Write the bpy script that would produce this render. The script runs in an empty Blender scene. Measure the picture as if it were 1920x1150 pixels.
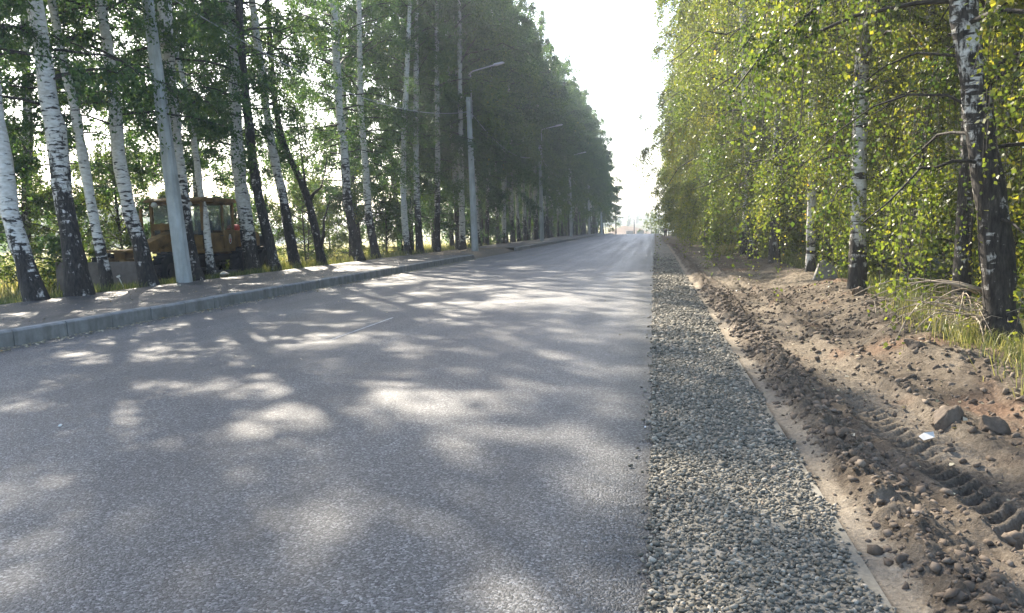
import bpy, math, random
import numpy as np
from mathutils import Matrix, Vector

# ------------------------------------------------------------------ camera, sky, sun
SC = bpy.context.scene
COL = SC.collection
R_ = math.radians
CAM_H = 1.4
cam_d = bpy.data.cameras.new('camera'); cam = bpy.data.objects.new('camera', cam_d); COL.objects.link(cam)
cam_d.sensor_width = 36.0; cam_d.lens = 1500.0/1920.0*36.0
cam_d.clip_start = 0.05; cam_d.clip_end = 4000
rows = ((0.98438035, 0.00687238, 0.17592069), (0.17436841, 0.09991898, -0.9795978), (-0.02430999, 0.99497184, 0.09715995))
m4 = Matrix(rows).to_4x4(); m4.translation = Vector((0, 0, CAM_H)); cam.matrix_world = m4
SC.camera = cam

SUN_AZ, SUN_EL = -36.0, 36.0          # degrees; azimuth from +Y (the road), negative to the left
world = bpy.data.worlds.new('World'); SC.world = world; world.use_nodes = True
wn = world.node_tree.nodes; wl = world.node_tree.links
sky = wn.new('ShaderNodeTexSky'); sky.sky_type = 'NISHITA'; sky.sun_disc = False
sky.sun_elevation = R_(SUN_EL); sky.sun_rotation = R_(SUN_AZ)
sky.air_density = 1.0; sky.dust_density = 1.7; sky.ozone_density = 1.0
bg = wn['Background']; bg.inputs['Strength'].default_value = 0.15
wl.new(sky.outputs['Color'], bg.inputs['Color'])
sd = bpy.data.lights.new('sun', 'SUN'); so = bpy.data.objects.new('sun', sd); COL.objects.link(so)
sd.energy = 5.0; sd.angle = R_(0.53); sd.color = (1.0, 0.90, 0.75)
a, e = R_(SUN_AZ), R_(SUN_EL)
SUN_DIR = Vector((math.sin(a)*math.cos(e), math.cos(a)*math.cos(e), math.sin(e)))
so.rotation_euler = SUN_DIR.to_track_quat('Z', 'Y').to_euler()
so.location = (-30, 40, 60)
vs = SC.view_settings
vs.view_transform = 'Standard'; vs.look = 'None'; vs.gamma = 1.0; vs.use_curve_mapping = False
vs.exposure = 1.75
SC.render.engine = 'CYCLES'
cy = SC.cycles
cy.max_bounces = 7; cy.diffuse_bounces = 3; cy.glossy_bounces = 2; cy.transmission_bounces = 4
cy.transparent_max_bounces = 4; cy.volume_bounces = 0
cy.use_denoising = True
cy.sample_clamp_indirect = 4.0
cy.caustics_reflective = False; cy.caustics_refractive = False

rng = np.random.default_rng(7)
random.seed(7)

# ------------------------------------------------------------------ helpers
def smooth(a, b, x):
    t = np.clip((np.asarray(x, float)-a)/(b-a), 0, 1); return t*t*(3-2*t)

_P = np.random.default_rng(3).random((256, 256))
def vnoise(x, y, seed=0):
    x = np.asarray(x, float)+seed*17.31; y = np.asarray(y, float)+seed*9.77
    xi = np.floor(x).astype(int); yi = np.floor(y).astype(int)
    fx = x-xi; fy = y-yi
    fx = fx*fx*(3-2*fx); fy = fy*fy*(3-2*fy)
    g = lambda i, j: _P[(xi+i) & 255, (yi+j) & 255]
    return (g(0,0)*(1-fx)+g(1,0)*fx)*(1-fy)+(g(0,1)*(1-fx)+g(1,1)*fx)*fy
def fbm(x, y, oct=4, seed=0):
    s = 0; amp = 0.5; f = 1.0
    for k in range(oct):
        s = s+amp*(vnoise(np.asarray(x)*f, np.asarray(y)*f, seed+k)-0.5); f *= 2.03; amp *= 0.5
    return s

def mesh_of(name, V, faces_list, mats, smooth_faces=False, attrs=None, mat_idx=None):
    """V (n,3); faces_list: list of (m,k) int arrays of equal k each."""
    me = bpy.data.meshes.new(name)
    V = np.ascontiguousarray(V, dtype=np.float32)
    me.vertices.add(len(V)); me.vertices.foreach_set('co', V.ravel())
    loops = np.concatenate([f.ravel() for f in faces_list]).astype(np.int32)
    tot = np.concatenate([np.full(len(f), f.shape[1]) for f in faces_list]).astype(np.int32)
    start = np.concatenate([[0], np.cumsum(tot)[:-1]]).astype(np.int32)
    me.loops.add(len(loops)); me.loops.foreach_set('vertex_index', loops)
    me.polygons.add(len(tot)); me.polygons.foreach_set('loop_start', start); me.polygons.foreach_set('loop_total', tot)
    if smooth_faces is not False:
        sm = np.ones(len(tot), bool) if smooth_faces is True else np.asarray(smooth_faces, bool)
        me.polygons.foreach_set('use_smooth', sm)
    for m in (mats if isinstance(mats, (list, tuple)) else [mats]):
        me.materials.append(m)
    if mat_idx is not None:
        me.polygons.foreach_set('material_index', np.asarray(mat_idx, np.int32))
    if attrs:
        for k, (dom, arr) in attrs.items():
            at = me.attributes.new(k, 'FLOAT', dom); at.data.foreach_set('value', np.asarray(arr, np.float32))
    me.update(calc_edges=True)
    return me

def link(name, me, parent=None, loc=(0,0,0), rot=(0,0,0), scale=None):
    o = bpy.data.objects.new(name, me); COL.objects.link(o)
    o.location = loc; o.rotation_euler = rot
    if scale: o.scale = scale
    if parent: o.parent = parent
    return o
def tag(o, label=None, cat=None, group=None, kind=None):
    if label: o['label'] = label
    if cat: o['category'] = cat
    if group: o['group'] = group
    if kind: o['kind'] = kind
    return o
def empty(name, loc=(0,0,0), rot=(0,0,0), label=None, cat=None, group=None):
    o = bpy.data.objects.new(name, None); COL.objects.link(o)
    o.location = loc; o.rotation_euler = rot; o.empty_display_size = 0.2
    return tag(o, label, cat, group)

class MB:
    """collects polygons of any size into one mesh"""
    def __init__(s): s.v = []; s.f = []
    def add(s, V, F):
        n = len(s.v); s.v += [tuple(map(float, p)) for p in V]; s.f += [tuple(i+n for i in f) for f in F]; return s
    def box(s, c, d, rot=None, bev=0.0):
        x, y, z = d[0]/2, d[1]/2, d[2]/2
        V = [(-x,-y,-z),(x,-y,-z),(x,y,-z),(-x,y,-z),(-x,-y,z),(x,-y,z),(x,y,z),(-x,y,z)]
        F = [(0,3,2,1),(4,5,6,7),(0,1,5,4),(1,2,6,5),(2,3,7,6),(3,0,4,7)]
        if rot is not None: V = [rot @ Vector(p) for p in V]
        return s.add([(p[0]+c[0], p[1]+c[1], p[2]+c[2]) for p in V], F)
    def prism(s, prof, x0, x1, axis='X'):
        """profile in the plane across the axis: for X (y,z); for Y (x,z); for Z (x,y)"""
        n = len(prof)
        def P(u, w, t):
            return (t,u,w) if axis == 'X' else ((u,t,w) if axis == 'Y' else (u,w,t))
        V = [P(u,w,x0) for u,w in prof]+[P(u,w,x1) for u,w in prof]
        F = [tuple(range(n))[::-1], tuple(range(n,2*n))]+[(i,(i+1)%n,(i+1)%n+n,i+n) for i in range(n)]
        return s.add(V, F)
    def tube(s, pts, rad, n=8, cap=True):
        pts = [Vector(p) for p in pts]; rad = rad if hasattr(rad, '__len__') else [rad]*len(pts)
        V = []; F = []
        for i, p in enumerate(pts):
            t = (pts[min(i+1,len(pts)-1)]-pts[max(i-1,0)]).normalized()
            up = Vector((0,0,1)) if abs(t.z) < 0.9 else Vector((1,0,0))
            u = t.cross(up).normalized(); w = t.cross(u)
            for k in range(n):
                an = 2*math.pi*k/n; V.append(p+(u*math.cos(an)+w*math.sin(an))*rad[i])
        for i in range(len(pts)-1):
            for k in range(n):
                F.append((i*n+k, i*n+(k+1)%n, (i+1)*n+(k+1)%n, (i+1)*n+k))
        if cap:
            F.append(tuple(range(n))); F.append(tuple((len(pts)-1)*n+k for k in range(n))[::-1])
        return s.add(V, F)
    def mesh(s, name, mat, sm=False, bevel=0.0):
        me = bpy.data.meshes.new(name); me.from_pydata(s.v, [], s.f); me.materials.append(mat)
        if bevel or True:
            import bmesh
            bm = bmesh.new(); bm.from_mesh(me); bmesh.ops.recalc_face_normals(bm, faces=bm.faces)
            if bevel:
                bmesh.ops.bevel(bm, geom=bm.edges[:], offset=bevel, segments=2, affect='EDGES', profile=0.5)
            bm.to_mesh(me); bm.free()
        if sm:
            for p in me.polygons: p.use_smooth = True
        return me
    def build(s, name, mat, parent=None, sm=False, bevel=0.0, loc=(0,0,0), rot=(0,0,0)):
        return link(name, s.mesh(name, mat, sm, bevel), parent, loc, rot)

# ------------------------------------------------------------------ materials
def new_mat(name):
    m = bpy.data.materials.new(name); m.use_nodes = True
    nt = m.node_tree; return m, nt, nt.nodes, nt.links, nt.nodes['Principled BSDF']
def N(nt, t, **kw):
    n = nt.nodes.new(t)
    for k, v in kw.items():
        if k.startswith('i_'): n.inputs[k[2:].replace('_', ' ')].default_value = v
        else: setattr(n, k, v)
    return n
def ramp(nt, stops, interp='LINEAR'):
    r = nt.nodes.new('ShaderNodeValToRGB'); r.color_ramp.interpolation = interp
    el = r.color_ramp.elements
    while len(el) > 1: el.remove(el[0])
    el[0].position = stops[0][0]; el[0].color = (*stops[0][1], 1)
    for p, c in stops[1:]:
        q = el.new(p); q.color = (*c, 1)
    return r
def mixc(nt, fac, A, B, mode='MIX'):
    n = nt.nodes.new('ShaderNodeMix'); n.data_type = 'RGBA'; n.blend_type = mode
    for s, v in ((0, fac), (6, A), (7, B)):
        if hasattr(v, 'is_linked'): nt.links.new(v, n.inputs[s])
        else: n.inputs[s].default_value = v if s == 0 else (*v, 1) if len(v) == 3 else v
    return n.outputs[2]
def math_(nt, op, A, B=0.0, clamp=False):
    n = nt.nodes.new('ShaderNodeMath'); n.operation = op; n.use_clamp = clamp
    for i, v in enumerate((A, B)):
        if hasattr(v, 'is_linked'): nt.links.new(v, n.inputs[i])
        else: n.inputs[i].default_value = v
    return n.outputs[0]
def mapping(nt, vec, scale=(1,1,1)):
    n = nt.nodes.new('ShaderNodeMapping'); n.inputs['Scale'].default_value = scale
    nt.links.new(vec, n.inputs['Vector']); return n.outputs[0]
def noise(nt, vec, scale, detail=3, rough=0.55, out='Fac'):
    n = nt.nodes.new('ShaderNodeTexNoise'); n.inputs['Scale'].default_value = scale
    n.inputs['Detail'].default_value = detail; n.inputs['Roughness'].default_value = rough
    nt.links.new(vec, n.inputs['Vector']); return n.outputs[out]
def bump(nt, h, strength, dist):
    n = nt.nodes.new('ShaderNodeBump'); n.inputs['Strength'].default_value = strength; n.inputs['Distance'].default_value = dist
    nt.links.new(h, n.inputs['Height']); return n.outputs[0]

def plain(name, col, rough=0.6, spec=0.4, var=0.25, scale=6.0, metal=0.0, bmp=0.0):
    m, nt, ns, ln, p = new_mat(name)
    tc = N(nt, 'ShaderNodeTexCoord')
    f = noise(nt, tc.outputs['Object'], scale, 5, 0.65)
    r = ramp(nt, [(0.3, tuple(c*(1-var) for c in col)), (0.7, tuple(min(1, c*(1+var)) for c in col))])
    ln.new(f, r.inputs[0]); ln.new(r.outputs[0], p.inputs['Base Color'])
    p.inputs['Roughness'].default_value = rough; p.inputs['Specular IOR Level'].default_value = spec; p.inputs['Metallic'].default_value = metal
    if bmp:
        ln.new(bump(nt, noise(nt, tc.outputs['Object'], scale*8, 4), bmp, 0.01), p.inputs['Normal'])
    return m

def mat_leaf(name, stops, trans=0.42, tmul=1.5):
    m, nt, ns, ln, p = new_mat(name)
    at = N(nt, 'ShaderNodeAttribute', attribute_name='tint')
    r = ramp(nt, stops); ln.new(at.outputs['Fac'], r.inputs[0])
    ln.new(r.outputs[0], p.inputs['Base Color']); p.inputs['Roughness'].default_value = 0.42
    p.inputs['Specular IOR Level'].default_value = 0.45
    tr = N(nt, 'ShaderNodeBsdfTranslucent')
    c = mixc(nt, 1.0, r.outputs[0], (tmul, tmul*1.05, tmul*0.6), 'MULTIPLY'); ln.new(c, tr.inputs['Color'])
    mx = N(nt, 'ShaderNodeMixShader'); mx.inputs[0].default_value = trans
    ln.new(p.outputs[0], mx.inputs[1]); ln.new(tr.outputs[0], mx.inputs[2])
    ln.new(mx.outputs[0], ns['Material Output'].inputs['Surface'])
    return m
LEAF_L = mat_leaf('leaf_green', [(0.0, (0.032,0.066,0.029)), (0.5, (0.062,0.116,0.040)), (0.92, (0.115,0.165,0.036)), (1.0, (0.22,0.20,0.035))], 0.54)
LEAF_R = mat_leaf('leaf_autumn', [(0.0, (0.045,0.078,0.022)), (0.45, (0.106,0.134,0.026)), (0.85, (0.19,0.19,0.032)), (0.97, (0.31,0.255,0.038)), (1.0, (0.42,0.25,0.038))], 0.5, 1.8)
LEAF_B = mat_leaf('leaf_bush', [(0.0, (0.045,0.075,0.02)), (0.5, (0.09,0.13,0.03)), (0.9, (0.15,0.18,0.04)), (1.0, (0.24,0.21,0.05))], 0.5)
GRASS = mat_leaf('grass_blades', [(0.0, (0.06,0.09,0.025)), (0.4, (0.14,0.16,0.045)), (0.75, (0.30,0.27,0.11)), (1.0, (0.45,0.38,0.2))], 0.4, 1.2)
DEADLEAF = mat_leaf('fallen_leaf', [(0.0, (0.30,0.26,0.16)), (0.5, (0.45,0.40,0.28)), (0.85, (0.55,0.5,0.4)), (1.0, (0.5,0.3,0.06))], 0.15, 1.0)

def mat_bark():
    m, nt, ns, ln, p = new_mat('birch_bark')
    tc = N(nt, 'ShaderNodeTexCoord'); oi = N(nt, 'ShaderNodeObjectInfo')
    off = N(nt, 'ShaderNodeVectorMath', operation='SCALE'); 
    cx = N(nt, 'ShaderNodeCombineXYZ')
    for i in range(3): ln.new(oi.outputs['Random'], cx.inputs[i])
    ln.new(cx.outputs[0], off.inputs[0]); off.inputs['Scale'].default_value = 37.0
    ad = N(nt, 'ShaderNodeVectorMath', operation='ADD'); ln.new(tc.outputs['Object'], ad.inputs[0]); ln.new(off.outputs[0], ad.inputs[1])
    P = ad.outputs[0]
    dark = N(nt, 'ShaderNodeAttribute', attribute_name='dark').outputs['Fac']
    big = noise(nt, mapping(nt, P, (1,1,0.5)), 5.5, 5, 0.65)          # diamond shaped black scars
    lent = noise(nt, mapping(nt, P, (1.0,1.0,4.2)), 3.6, 5, 0.62)      # horizontal lenticels
    fis = noise(nt, mapping(nt, P, (1,1,0.22)), 26.0, 4, 0.7)         # vertical cracks of the old bark
    # threshold rises with darkness
    tb = math_(nt, 'ADD', math_(nt, 'MULTIPLY', dark, 0.62), 0.215)
    a = math_(nt, 'MULTIPLY', math_(nt, 'SUBTRACT', tb, math_(nt, 'ADD', math_(nt, 'MULTIPLY', big, 0.75), math_(nt, 'MULTIPLY', fis, 0.25))), 14.0)
    b = math_(nt, 'MULTIPLY', math_(nt, 'SUBTRACT', math_(nt, 'ADD', math_(nt, 'MULTIPLY', dark, 0.25), 0.385), lent), 18.0)
    mk = math_(nt, 'MAXIMUM', a, b, True)
    mk = N(nt, 'ShaderNodeClamp').outputs[0] if False else mk
    cl = N(nt, 'ShaderNodeClamp'); ln.new(mk, cl.inputs[0]); mk = cl.outputs[0]
    white = ramp(nt, [(0.3, (0.46,0.42,0.36)), (0.5, (0.62,0.59,0.54)), (0.72, (0.74,0.72,0.69))]); ln.new(noise(nt, mapping(nt, P, (1,1,2.5)), 9.0, 4), white.inputs[0])
    blk = ramp(nt, [(0.35, (0.014,0.012,0.011)), (0.6, (0.055,0.047,0.04)), (0.75, (0.12,0.105,0.09))]); ln.new(fis, blk.inputs[0])
    ln.new(mixc(nt, mk, white.outputs[0], blk.outputs[0]), p.inputs['Base Color'])
    p.inputs['Roughness'].default_value = 0.75; p.inputs['Specular IOR Level'].default_value = 0.25
    h = math_(nt, 'ADD', math_(nt, 'MULTIPLY', mk, -0.35), math_(nt, 'MULTIPLY', math_(nt, 'MULTIPLY', fis, mk), 1.2))
    ln.new(bump(nt, h, 0.9, 0.02), p.inputs['Normal'])
    return m
BARK = mat_bark()

def mat_asphalt(name='asphalt', base=(0.077,0.078,0.079), fine=True):
    m, nt, ns, ln, p = new_mat(name)
    tc = N(nt, 'ShaderNodeTexCoord'); P = tc.outputs['Object']
    v = N(nt, 'ShaderNodeTexVoronoi', feature='F1'); v.inputs['Scale'].default_value = 95.0; ln.new(P, v.inputs['Vector'])
    v2 = N(nt, 'ShaderNodeTexVoronoi', feature='F1'); v2.inputs['Scale'].default_value = 210.0; ln.new(P, v2.inputs['Vector'])
    big = noise(nt, mapping(nt, P, (1,0.25,1)), 1.3, 5, 0.6)
    streak = noise(nt, mapping(nt, P, (1,0.012,1)), 2.2, 4, 0.6)
    r = ramp(nt, [(0.0, tuple(c*0.38 for c in base)), (0.42, tuple(c*0.85 for c in base)), (0.76, tuple(c*1.55 for c in base)), (0.93, tuple(c*2.6 for c in base)), (1.0, tuple(c*3.4 for c in base))])
    sep = N(nt, 'ShaderNodeSeparateColor'); ln.new(v.outputs['Color'], sep.inputs[0]); ln.new(sep.outputs[0], r.inputs[0])
    c = r.outputs[0]
    rb = ramp(nt, [(0.3, (0.74,0.74,0.75)), (0.7, (1.2,1.19,1.16))]); ln.new(big, rb.inputs[0])
    rs = ramp(nt, [(0.35, (0.86,0.86,0.87)), (0.65, (1.13,1.12,1.1))]); ln.new(streak, rs.inputs[0])
    c = mixc(nt, 1.0, c, rb.outputs[0], 'MULTIPLY'); c = mixc(nt, 1.0, c, rs.outputs[0], 'MULTIPLY')
    if fine:
        sx = N(nt, 'ShaderNodeSeparateXYZ'); ln.new(P, sx.inputs[0])
        dn = noise(nt, mapping(nt, P, (1,0.5,1)), 7.0, 5, 0.65)
        de = math_(nt, 'ADD', math_(nt, 'MULTIPLY', sx.outputs[0], 5.5), math_(nt, 'MULTIPLY', dn, 1.5))     # dust trodden over from the shoulder
        dl = math_(nt, 'ADD', math_(nt, 'MULTIPLY', math_(nt, 'ADD', sx.outputs[0], 8.4), -2.6), math_(nt, 'MULTIPLY', dn, 1.6))   # silt along the kerb
        dc = N(nt, 'ShaderNodeClamp'); ln.new(math_(nt, 'MAXIMUM', de, dl), dc.inputs[0])
        c = mixc(nt, math_(nt, 'MULTIPLY', dc.outputs[0], 0.6), c, (0.20,0.175,0.14))
    ln.new(c, p.inputs['Base Color'])
    p.inputs['Roughness'].default_value = 0.62; p.inputs['Specular IOR Level'].default_value = 0.5
    rr = ramp(nt, [(0.35, (0.44,)*3), (0.65, (0.58,)*3)]); ln.new(streak, rr.inputs[0]); ln.new(rr.outputs[0], p.inputs['Roughness'])
    h = math_(nt, 'ADD', v.outputs['Distance'], math_(nt, 'MULTIPLY', v2.outputs['Distance'], 0.6))
    h = math_(nt, 'MULTIPLY', h, -1.0)
    ln.new(bump(nt, h, 0.75, 0.008), p.inputs['Normal'])
    return m
ASPHALT = mat_asphalt()
WALK = mat_asphalt('sidewalk_asphalt', (0.044,0.044,0.045), False)

def mat_concrete(name, base, scale=5.0):
    m, nt, ns, ln, p = new_mat(name)
    tc = N(nt, 'ShaderNodeTexCoord'); g = N(nt, 'ShaderNodeNewGeometry'); P = g.outputs['Position']
    r = ramp(nt, [(0.3, tuple(c*0.72 for c in base)), (0.7, tuple(c*1.2 for c in base))]); ln.new(noise(nt, P, scale, 6, 0.68), r.inputs[0])
    st = ramp(nt, [(0.35, (0.78,0.77,0.74)), (0.6, (1.05,)*3)]); ln.new(noise(nt, mapping(nt, P, (2,2,0.3)), 3.0, 4), st.inputs[0])
    ln.new(mixc(nt, 1.0, r.outputs[0], st.outputs[0], 'MULTIPLY'), p.inputs['Base Color'])
    p.inputs['Roughness'].default_value = 0.85; p.inputs['Specular IOR Level'].default_value = 0.25
    ln.new(bump(nt, noise(nt, P, 90.0, 4, 0.7), 0.5, 0.004), p.inputs['Normal'])
    return m
KERB = mat_concrete('kerb_concrete', (0.27,0.27,0.26))
POLE = mat_concrete('pole_concrete', (0.50,0.52,0.51), 1.2)
SLAB = mat_concrete('slab_concrete', (0.30,0.28,0.25))

def mat_soil():
    m, nt, ns, ln, p = new_mat('soil')
    g = N(nt, 'ShaderNodeNewGeometry'); P = g.outputs['Position']
    at = N(nt, 'ShaderNodeAttribute', attribute_name='sand').outputs['Fac']      # pale dry sand lying on top
    cl = N(nt, 'ShaderNodeAttribute', attribute_name='clay').outputs['Fac']
    n1 = noise(nt, P, 3.2, 6, 0.65); n2 = noise(nt, P, 38.0, 5, 0.7)
    d = ramp(nt, [(0.3, (0.075,0.058,0.043)), (0.5, (0.128,0.104,0.078)), (0.7, (0.20,0.165,0.125))]); ln.new(n1, d.inputs[0])
    s = ramp(nt, [(0.3, (0.24,0.200,0.148)), (0.7, (0.38,0.325,0.25))]); ln.new(n2, s.inputs[0])
    k = ramp(nt, [(0.35, (0.15,0.085,0.052)), (0.65, (0.30,0.185,0.12))]); ln.new(n2, k.inputs[0])
    sp = ramp(nt, [(0.32, (0.7,)*3), (0.66, (1.25,)*3)]); ln.new(n2, sp.inputs[0])
    f = N(nt, 'ShaderNodeClamp'); ln.new(math_(nt, 'ADD', at, math_(nt, 'MULTIPLY', math_(nt, 'SUBTRACT', n2, 0.5), 0.8)), f.inputs[0])
    c = mixc(nt, f.outputs[0], mixc(nt, 1.0, d.outputs[0], sp.outputs[0], 'MULTIPLY'), s.outputs[0])
    c = mixc(nt, cl, c, k.outputs[0])
    ln.new(c, p.inputs['Base Color']); p.inputs['Roughness'].default_value = 0.95; p.inputs['Specular IOR Level'].default_value = 0.12
    n3 = noise(nt, P, 120.0, 4, 0.7)
    ln.new(bump(nt, math_(nt, 'ADD', n2, math_(nt, 'MULTIPLY', n3, 0.5)), 0.9, 0.03), p.inputs['Normal'])
    return m
SOIL = mat_soil()

def mat_field():
    m, nt, ns, ln, p = new_mat('field_grass')
    g = N(nt, 'ShaderNodeNewGeometry'); P = g.outputs['Position']
    sx = N(nt, 'ShaderNodeSeparateXYZ'); ln.new(P, sx.inputs[0])
    n1 = noise(nt, P, 0.12, 5, 0.6); n2 = noise(nt, P, 7.0, 6, 0.7)
    dry = ramp(nt, [(0.3, (0.22,0.21,0.07)), (0.5, (0.36,0.32,0.12)), (0.7, (0.48,0.42,0.2))]); ln.new(math_(nt, 'ADD', math_(nt, 'MULTIPLY', n1, 0.5), math_(nt, 'MULTIPLY', n2, 0.5)), dry.inputs[0])
    lit = ramp(nt, [(0.3, (0.045,0.052,0.022)), (0.55, (0.085,0.085,0.035)), (0.75, (0.16,0.135,0.07))]); ln.new(n2, lit.inputs[0])
    ax = math_(nt, 'ABSOLUTE', sx.outputs[0])
    rr = ramp(nt, [(0.0, (0,0,0)), (1.0, (1,1,1))]); ln.new(math_(nt, 'DIVIDE', math_(nt, 'SUBTRACT', math_(nt, 'ADD', ax, math_(nt, 'MULTIPLY', n1, 4.0)), 18.0), 4.0), rr.inputs[0])
    ln.new(mixc(nt, rr.outputs[0], lit.outputs[0], dry.outputs[0]), p.inputs['Base Color'])
    p.inputs['Roughness'].default_value = 0.95; p.inputs['Specular IOR Level'].default_value = 0.1
    ln.new(bump(nt, n2, 1.0, 0.15), p.inputs['Normal'])
    return m
FIELD = mat_field()

def mat_stone(name, stops, sc=1.0):
    m, nt, ns, ln, p = new_mat(name)
    g = N(nt, 'ShaderNodeNewGeometry'); P = g.outputs['Position']
    at = N(nt, 'ShaderNodeAttribute', attribute_name='tint').outputs['Fac']
    r = ramp(nt, stops); ln.new(at, r.inputs[0])
    v = ramp(nt, [(0.3, (0.75,)*3), (0.7, (1.22,)*3)]); ln.new(noise(nt, P, 60*sc, 4, 0.7), v.inputs[0])
    ln.new(mixc(nt, 1.0, r.outputs[0], v.outputs[0], 'MULTIPLY'), p.inputs['Base Color'])
    p.inputs['Roughness'].default_value = 0.8; p.inputs['Specular IOR Level'].default_value = 0.3
    ln.new(bump(nt, noise(nt, P, 220*sc, 3, 0.7), 0.4, 0.004/sc), p.inputs['Normal'])
    return m
GRAVEL = mat_stone('gravel_stone', [(0, (0.08,0.073,0.056)), (0.4, (0.16,0.146,0.114)), (0.72, (0.265,0.238,0.188)), (0.9, (0.41,0.37,0.295)), (1, (0.30,0.19,0.12))])
CLOD = mat_stone('dirt_clod', [(0, (0.080,0.058,0.040)), (0.5, (0.135,0.102,0.073)), (0.92, (0.20,0.158,0.118)), (1, (0.26,0.15,0.09))], 0.6)
TWIG = plain('dead_twig', (0.34,0.28,0.21), 0.85, 0.2, 0.3, 9)
WOOD = plain('branch_bark', (0.055,0.047,0.04), 0.85, 0.2, 0.4, 12)
YELLOW = plain('yellow_paint', (0.19,0.112,0.036), 0.75, 0.25, 0.6, 2.2)
RUSTY = plain('rusty_steel', (0.12,0.10,0.088), 0.7, 0.4, 0.35, 4.0)
BLACK = plain('black_rubber', (0.025,0.025,0.026), 0.85, 0.3, 0.3, 9)
DARKST = plain('dark_steel', (0.04,0.038,0.036), 0.6, 0.4, 0.3, 5)
GALV = plain('galvanised_steel', (0.46,0.47,0.48), 0.45, 0.5, 0.12, 3, 0.6)
WHITE = plain('white_paint', (0.75,0.74,0.70), 0.6, 0.4, 0.08, 6)
REDP = plain('red_paint', (0.5,0.05,0.035), 0.5, 0.4, 0.15, 6)
CABLE = plain('cable', (0.35,0.36,0.37), 0.6, 0.4, 0.05, 3)
GLASS, gnt, _, gln, gp = new_mat('cab_glass')
gp.inputs['Base Color'].default_value = (0.75,0.8,0.78,1); gp.inputs['Roughness'].default_value = 0.06; gp.inputs['Transmission Weight'].default_value = 0.85; gp.inputs['IOR'].default_value = 1.1

# ------------------------------------------------------------------ terrain
ROAD_L = -8.4
def prof(y):
    y = np.asarray(y, float); return -0.00008*np.clip(y-100, 0, None)**2*(1-smooth(200, 420, y)) - 1.2*smooth(180, 320, y)
def berm_x(y):
    return 2.75+np.clip((np.asarray(y, float)-7.5)*0.1, -0.35, 0.95)+0.25*(vnoise(np.asarray(y)*0.5, 3.1)-0.5)
def terrain(x, y):
    x = np.asarray(x, float); y = np.asarray(y, float)
    z = prof(y)
    b = berm_x(y)
    right = -0.03*smooth(0, 0.8, x) - 0.36*smooth(45, 100, y)*smooth(0.6, 2.2, x)
    right = right + 0.16*np.exp(-((x-b)/0.5)**2)*smooth(6.0, 9, y)
    right = right - 0.55*smooth(b+0.6, b+4.5, x) - 0.5*smooth(10, 40, x)
    right = right + np.where(x > b, 0.12*fbm(x*0.8, y*0.8, 3, 5), 0)
    left = 0.16*smooth(-8.4, -8.8, x) - 0.38*smooth(-12.3, -15.0, x) - 0.25*smooth(-16, -30, x) + np.where(x < -12.2, 0.15*fbm(x*0.6, y*0.6, 3, 8), 0)
    z = z + np.where(x > 0, right, np.where(x < ROAD_L, left, 0))
    # far rise with woods beyond the crest
    z = z + 3.0*smooth(340, 470, y) + 5.0*smooth(520, 820, y) + 4.0*fbm(x*0.004, y*0.004, 3, 2)*smooth(300, 600, y)
    return z

def grid_mesh(name, xs, ys, zf, mat, attrs_f=None, smooth_faces=True):
    X, Y = np.meshgrid(xs, ys); Z = zf(X, Y)
    V = np.stack([X, Y, Z], -1).reshape(-1, 3); nx, ny = len(xs), len(ys)
    i = np.arange(nx-1)[None, :]+nx*np.arange(ny-1)[:, None]
    F = np.stack([i, i+1, i+1+nx, i+nx], -1).reshape(-1, 4)
    at = {k: ('POINT', f(X, Y).ravel()) for k, f in attrs_f.items()} if attrs_f else None
    return mesh_of(name, V, [F], mat, smooth_faces, at)

xs = np.unique(np.concatenate([np.linspace(-640, -60, 30), np.linspace(-60, -20, 41), np.linspace(-20, -8.4, 47), np.linspace(-8.4, 0, 6), np.linspace(0, 10, 51), np.linspace(10, 60, 51), np.linspace(60, 640, 30)]))
ys = np.unique(np.concatenate([np.linspace(-60, 0, 16), np.linspace(0, 40, 81), np.linspace(40, 120, 54), np.linspace(120, 300, 46), np.linspace(300, 1180, 50)]))
def ground_z(X, Y):
    Z = terrain(X, Y)
    drop = np.where((X > ROAD_L-3.7) & (X < 0.05) & (Y < 205), 0.10, 0) + np.where((X >= 0.0) & (X < berm_x(Y)+0.6) & (Y < 61), 0.16, 0)
    return Z-drop
tag(link('ground', grid_mesh('ground', xs, ys, ground_z, FIELD)), kind='structure')

# road: a slab with a real edge on the gravel side
ry = np.concatenate([np.linspace(-40, 1.2, 20), np.linspace(1.25, 24, 420), np.linspace(24.5, 60, 60), np.linspace(64, 205, 60)])
rxs = np.array([ROAD_L, -6.3, -4.2, -2.1, -0.5, 0.0])
X, Y = np.meshgrid(rxs, ry)
ej = 0.045*(vnoise(Y*3.0, 1.0)-0.5)+0.05*(vnoise(Y*11.0, 1.7)-0.5)+0.03*(vnoise(Y*27.0, 2.7)-0.5)
X = np.where(X == 0.0, ej+0.02, X)
Z = prof(Y)
V = np.stack([X, Y, Z], -1).reshape(-1, 3); nx, ny = len(rxs), len(ry)
i = np.arange(nx-1)[None, :]+nx*np.arange(ny-1)[:, None]
F = np.stack([i, i+1, i+1+nx, i+nx], -1).reshape(-1, 4)
edge = V.reshape(ny, nx, 3)[:, -1].copy(); edge[:, 2] -= 0.07; edge[:, 0] += 0.03
n0 = len(V); V = np.concatenate([V, edge])
j = np.arange(ny-1); top = j*nx+nx-1
F2 = np.stack([top, n0+j, n0+j+1, top+nx], -1)
road = tag(link('road', mesh_of('road', V, [F, F2], ASPHALT)), 'grey asphalt road running straight away between the birch rows', kind='structure')
mk = MB()
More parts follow.
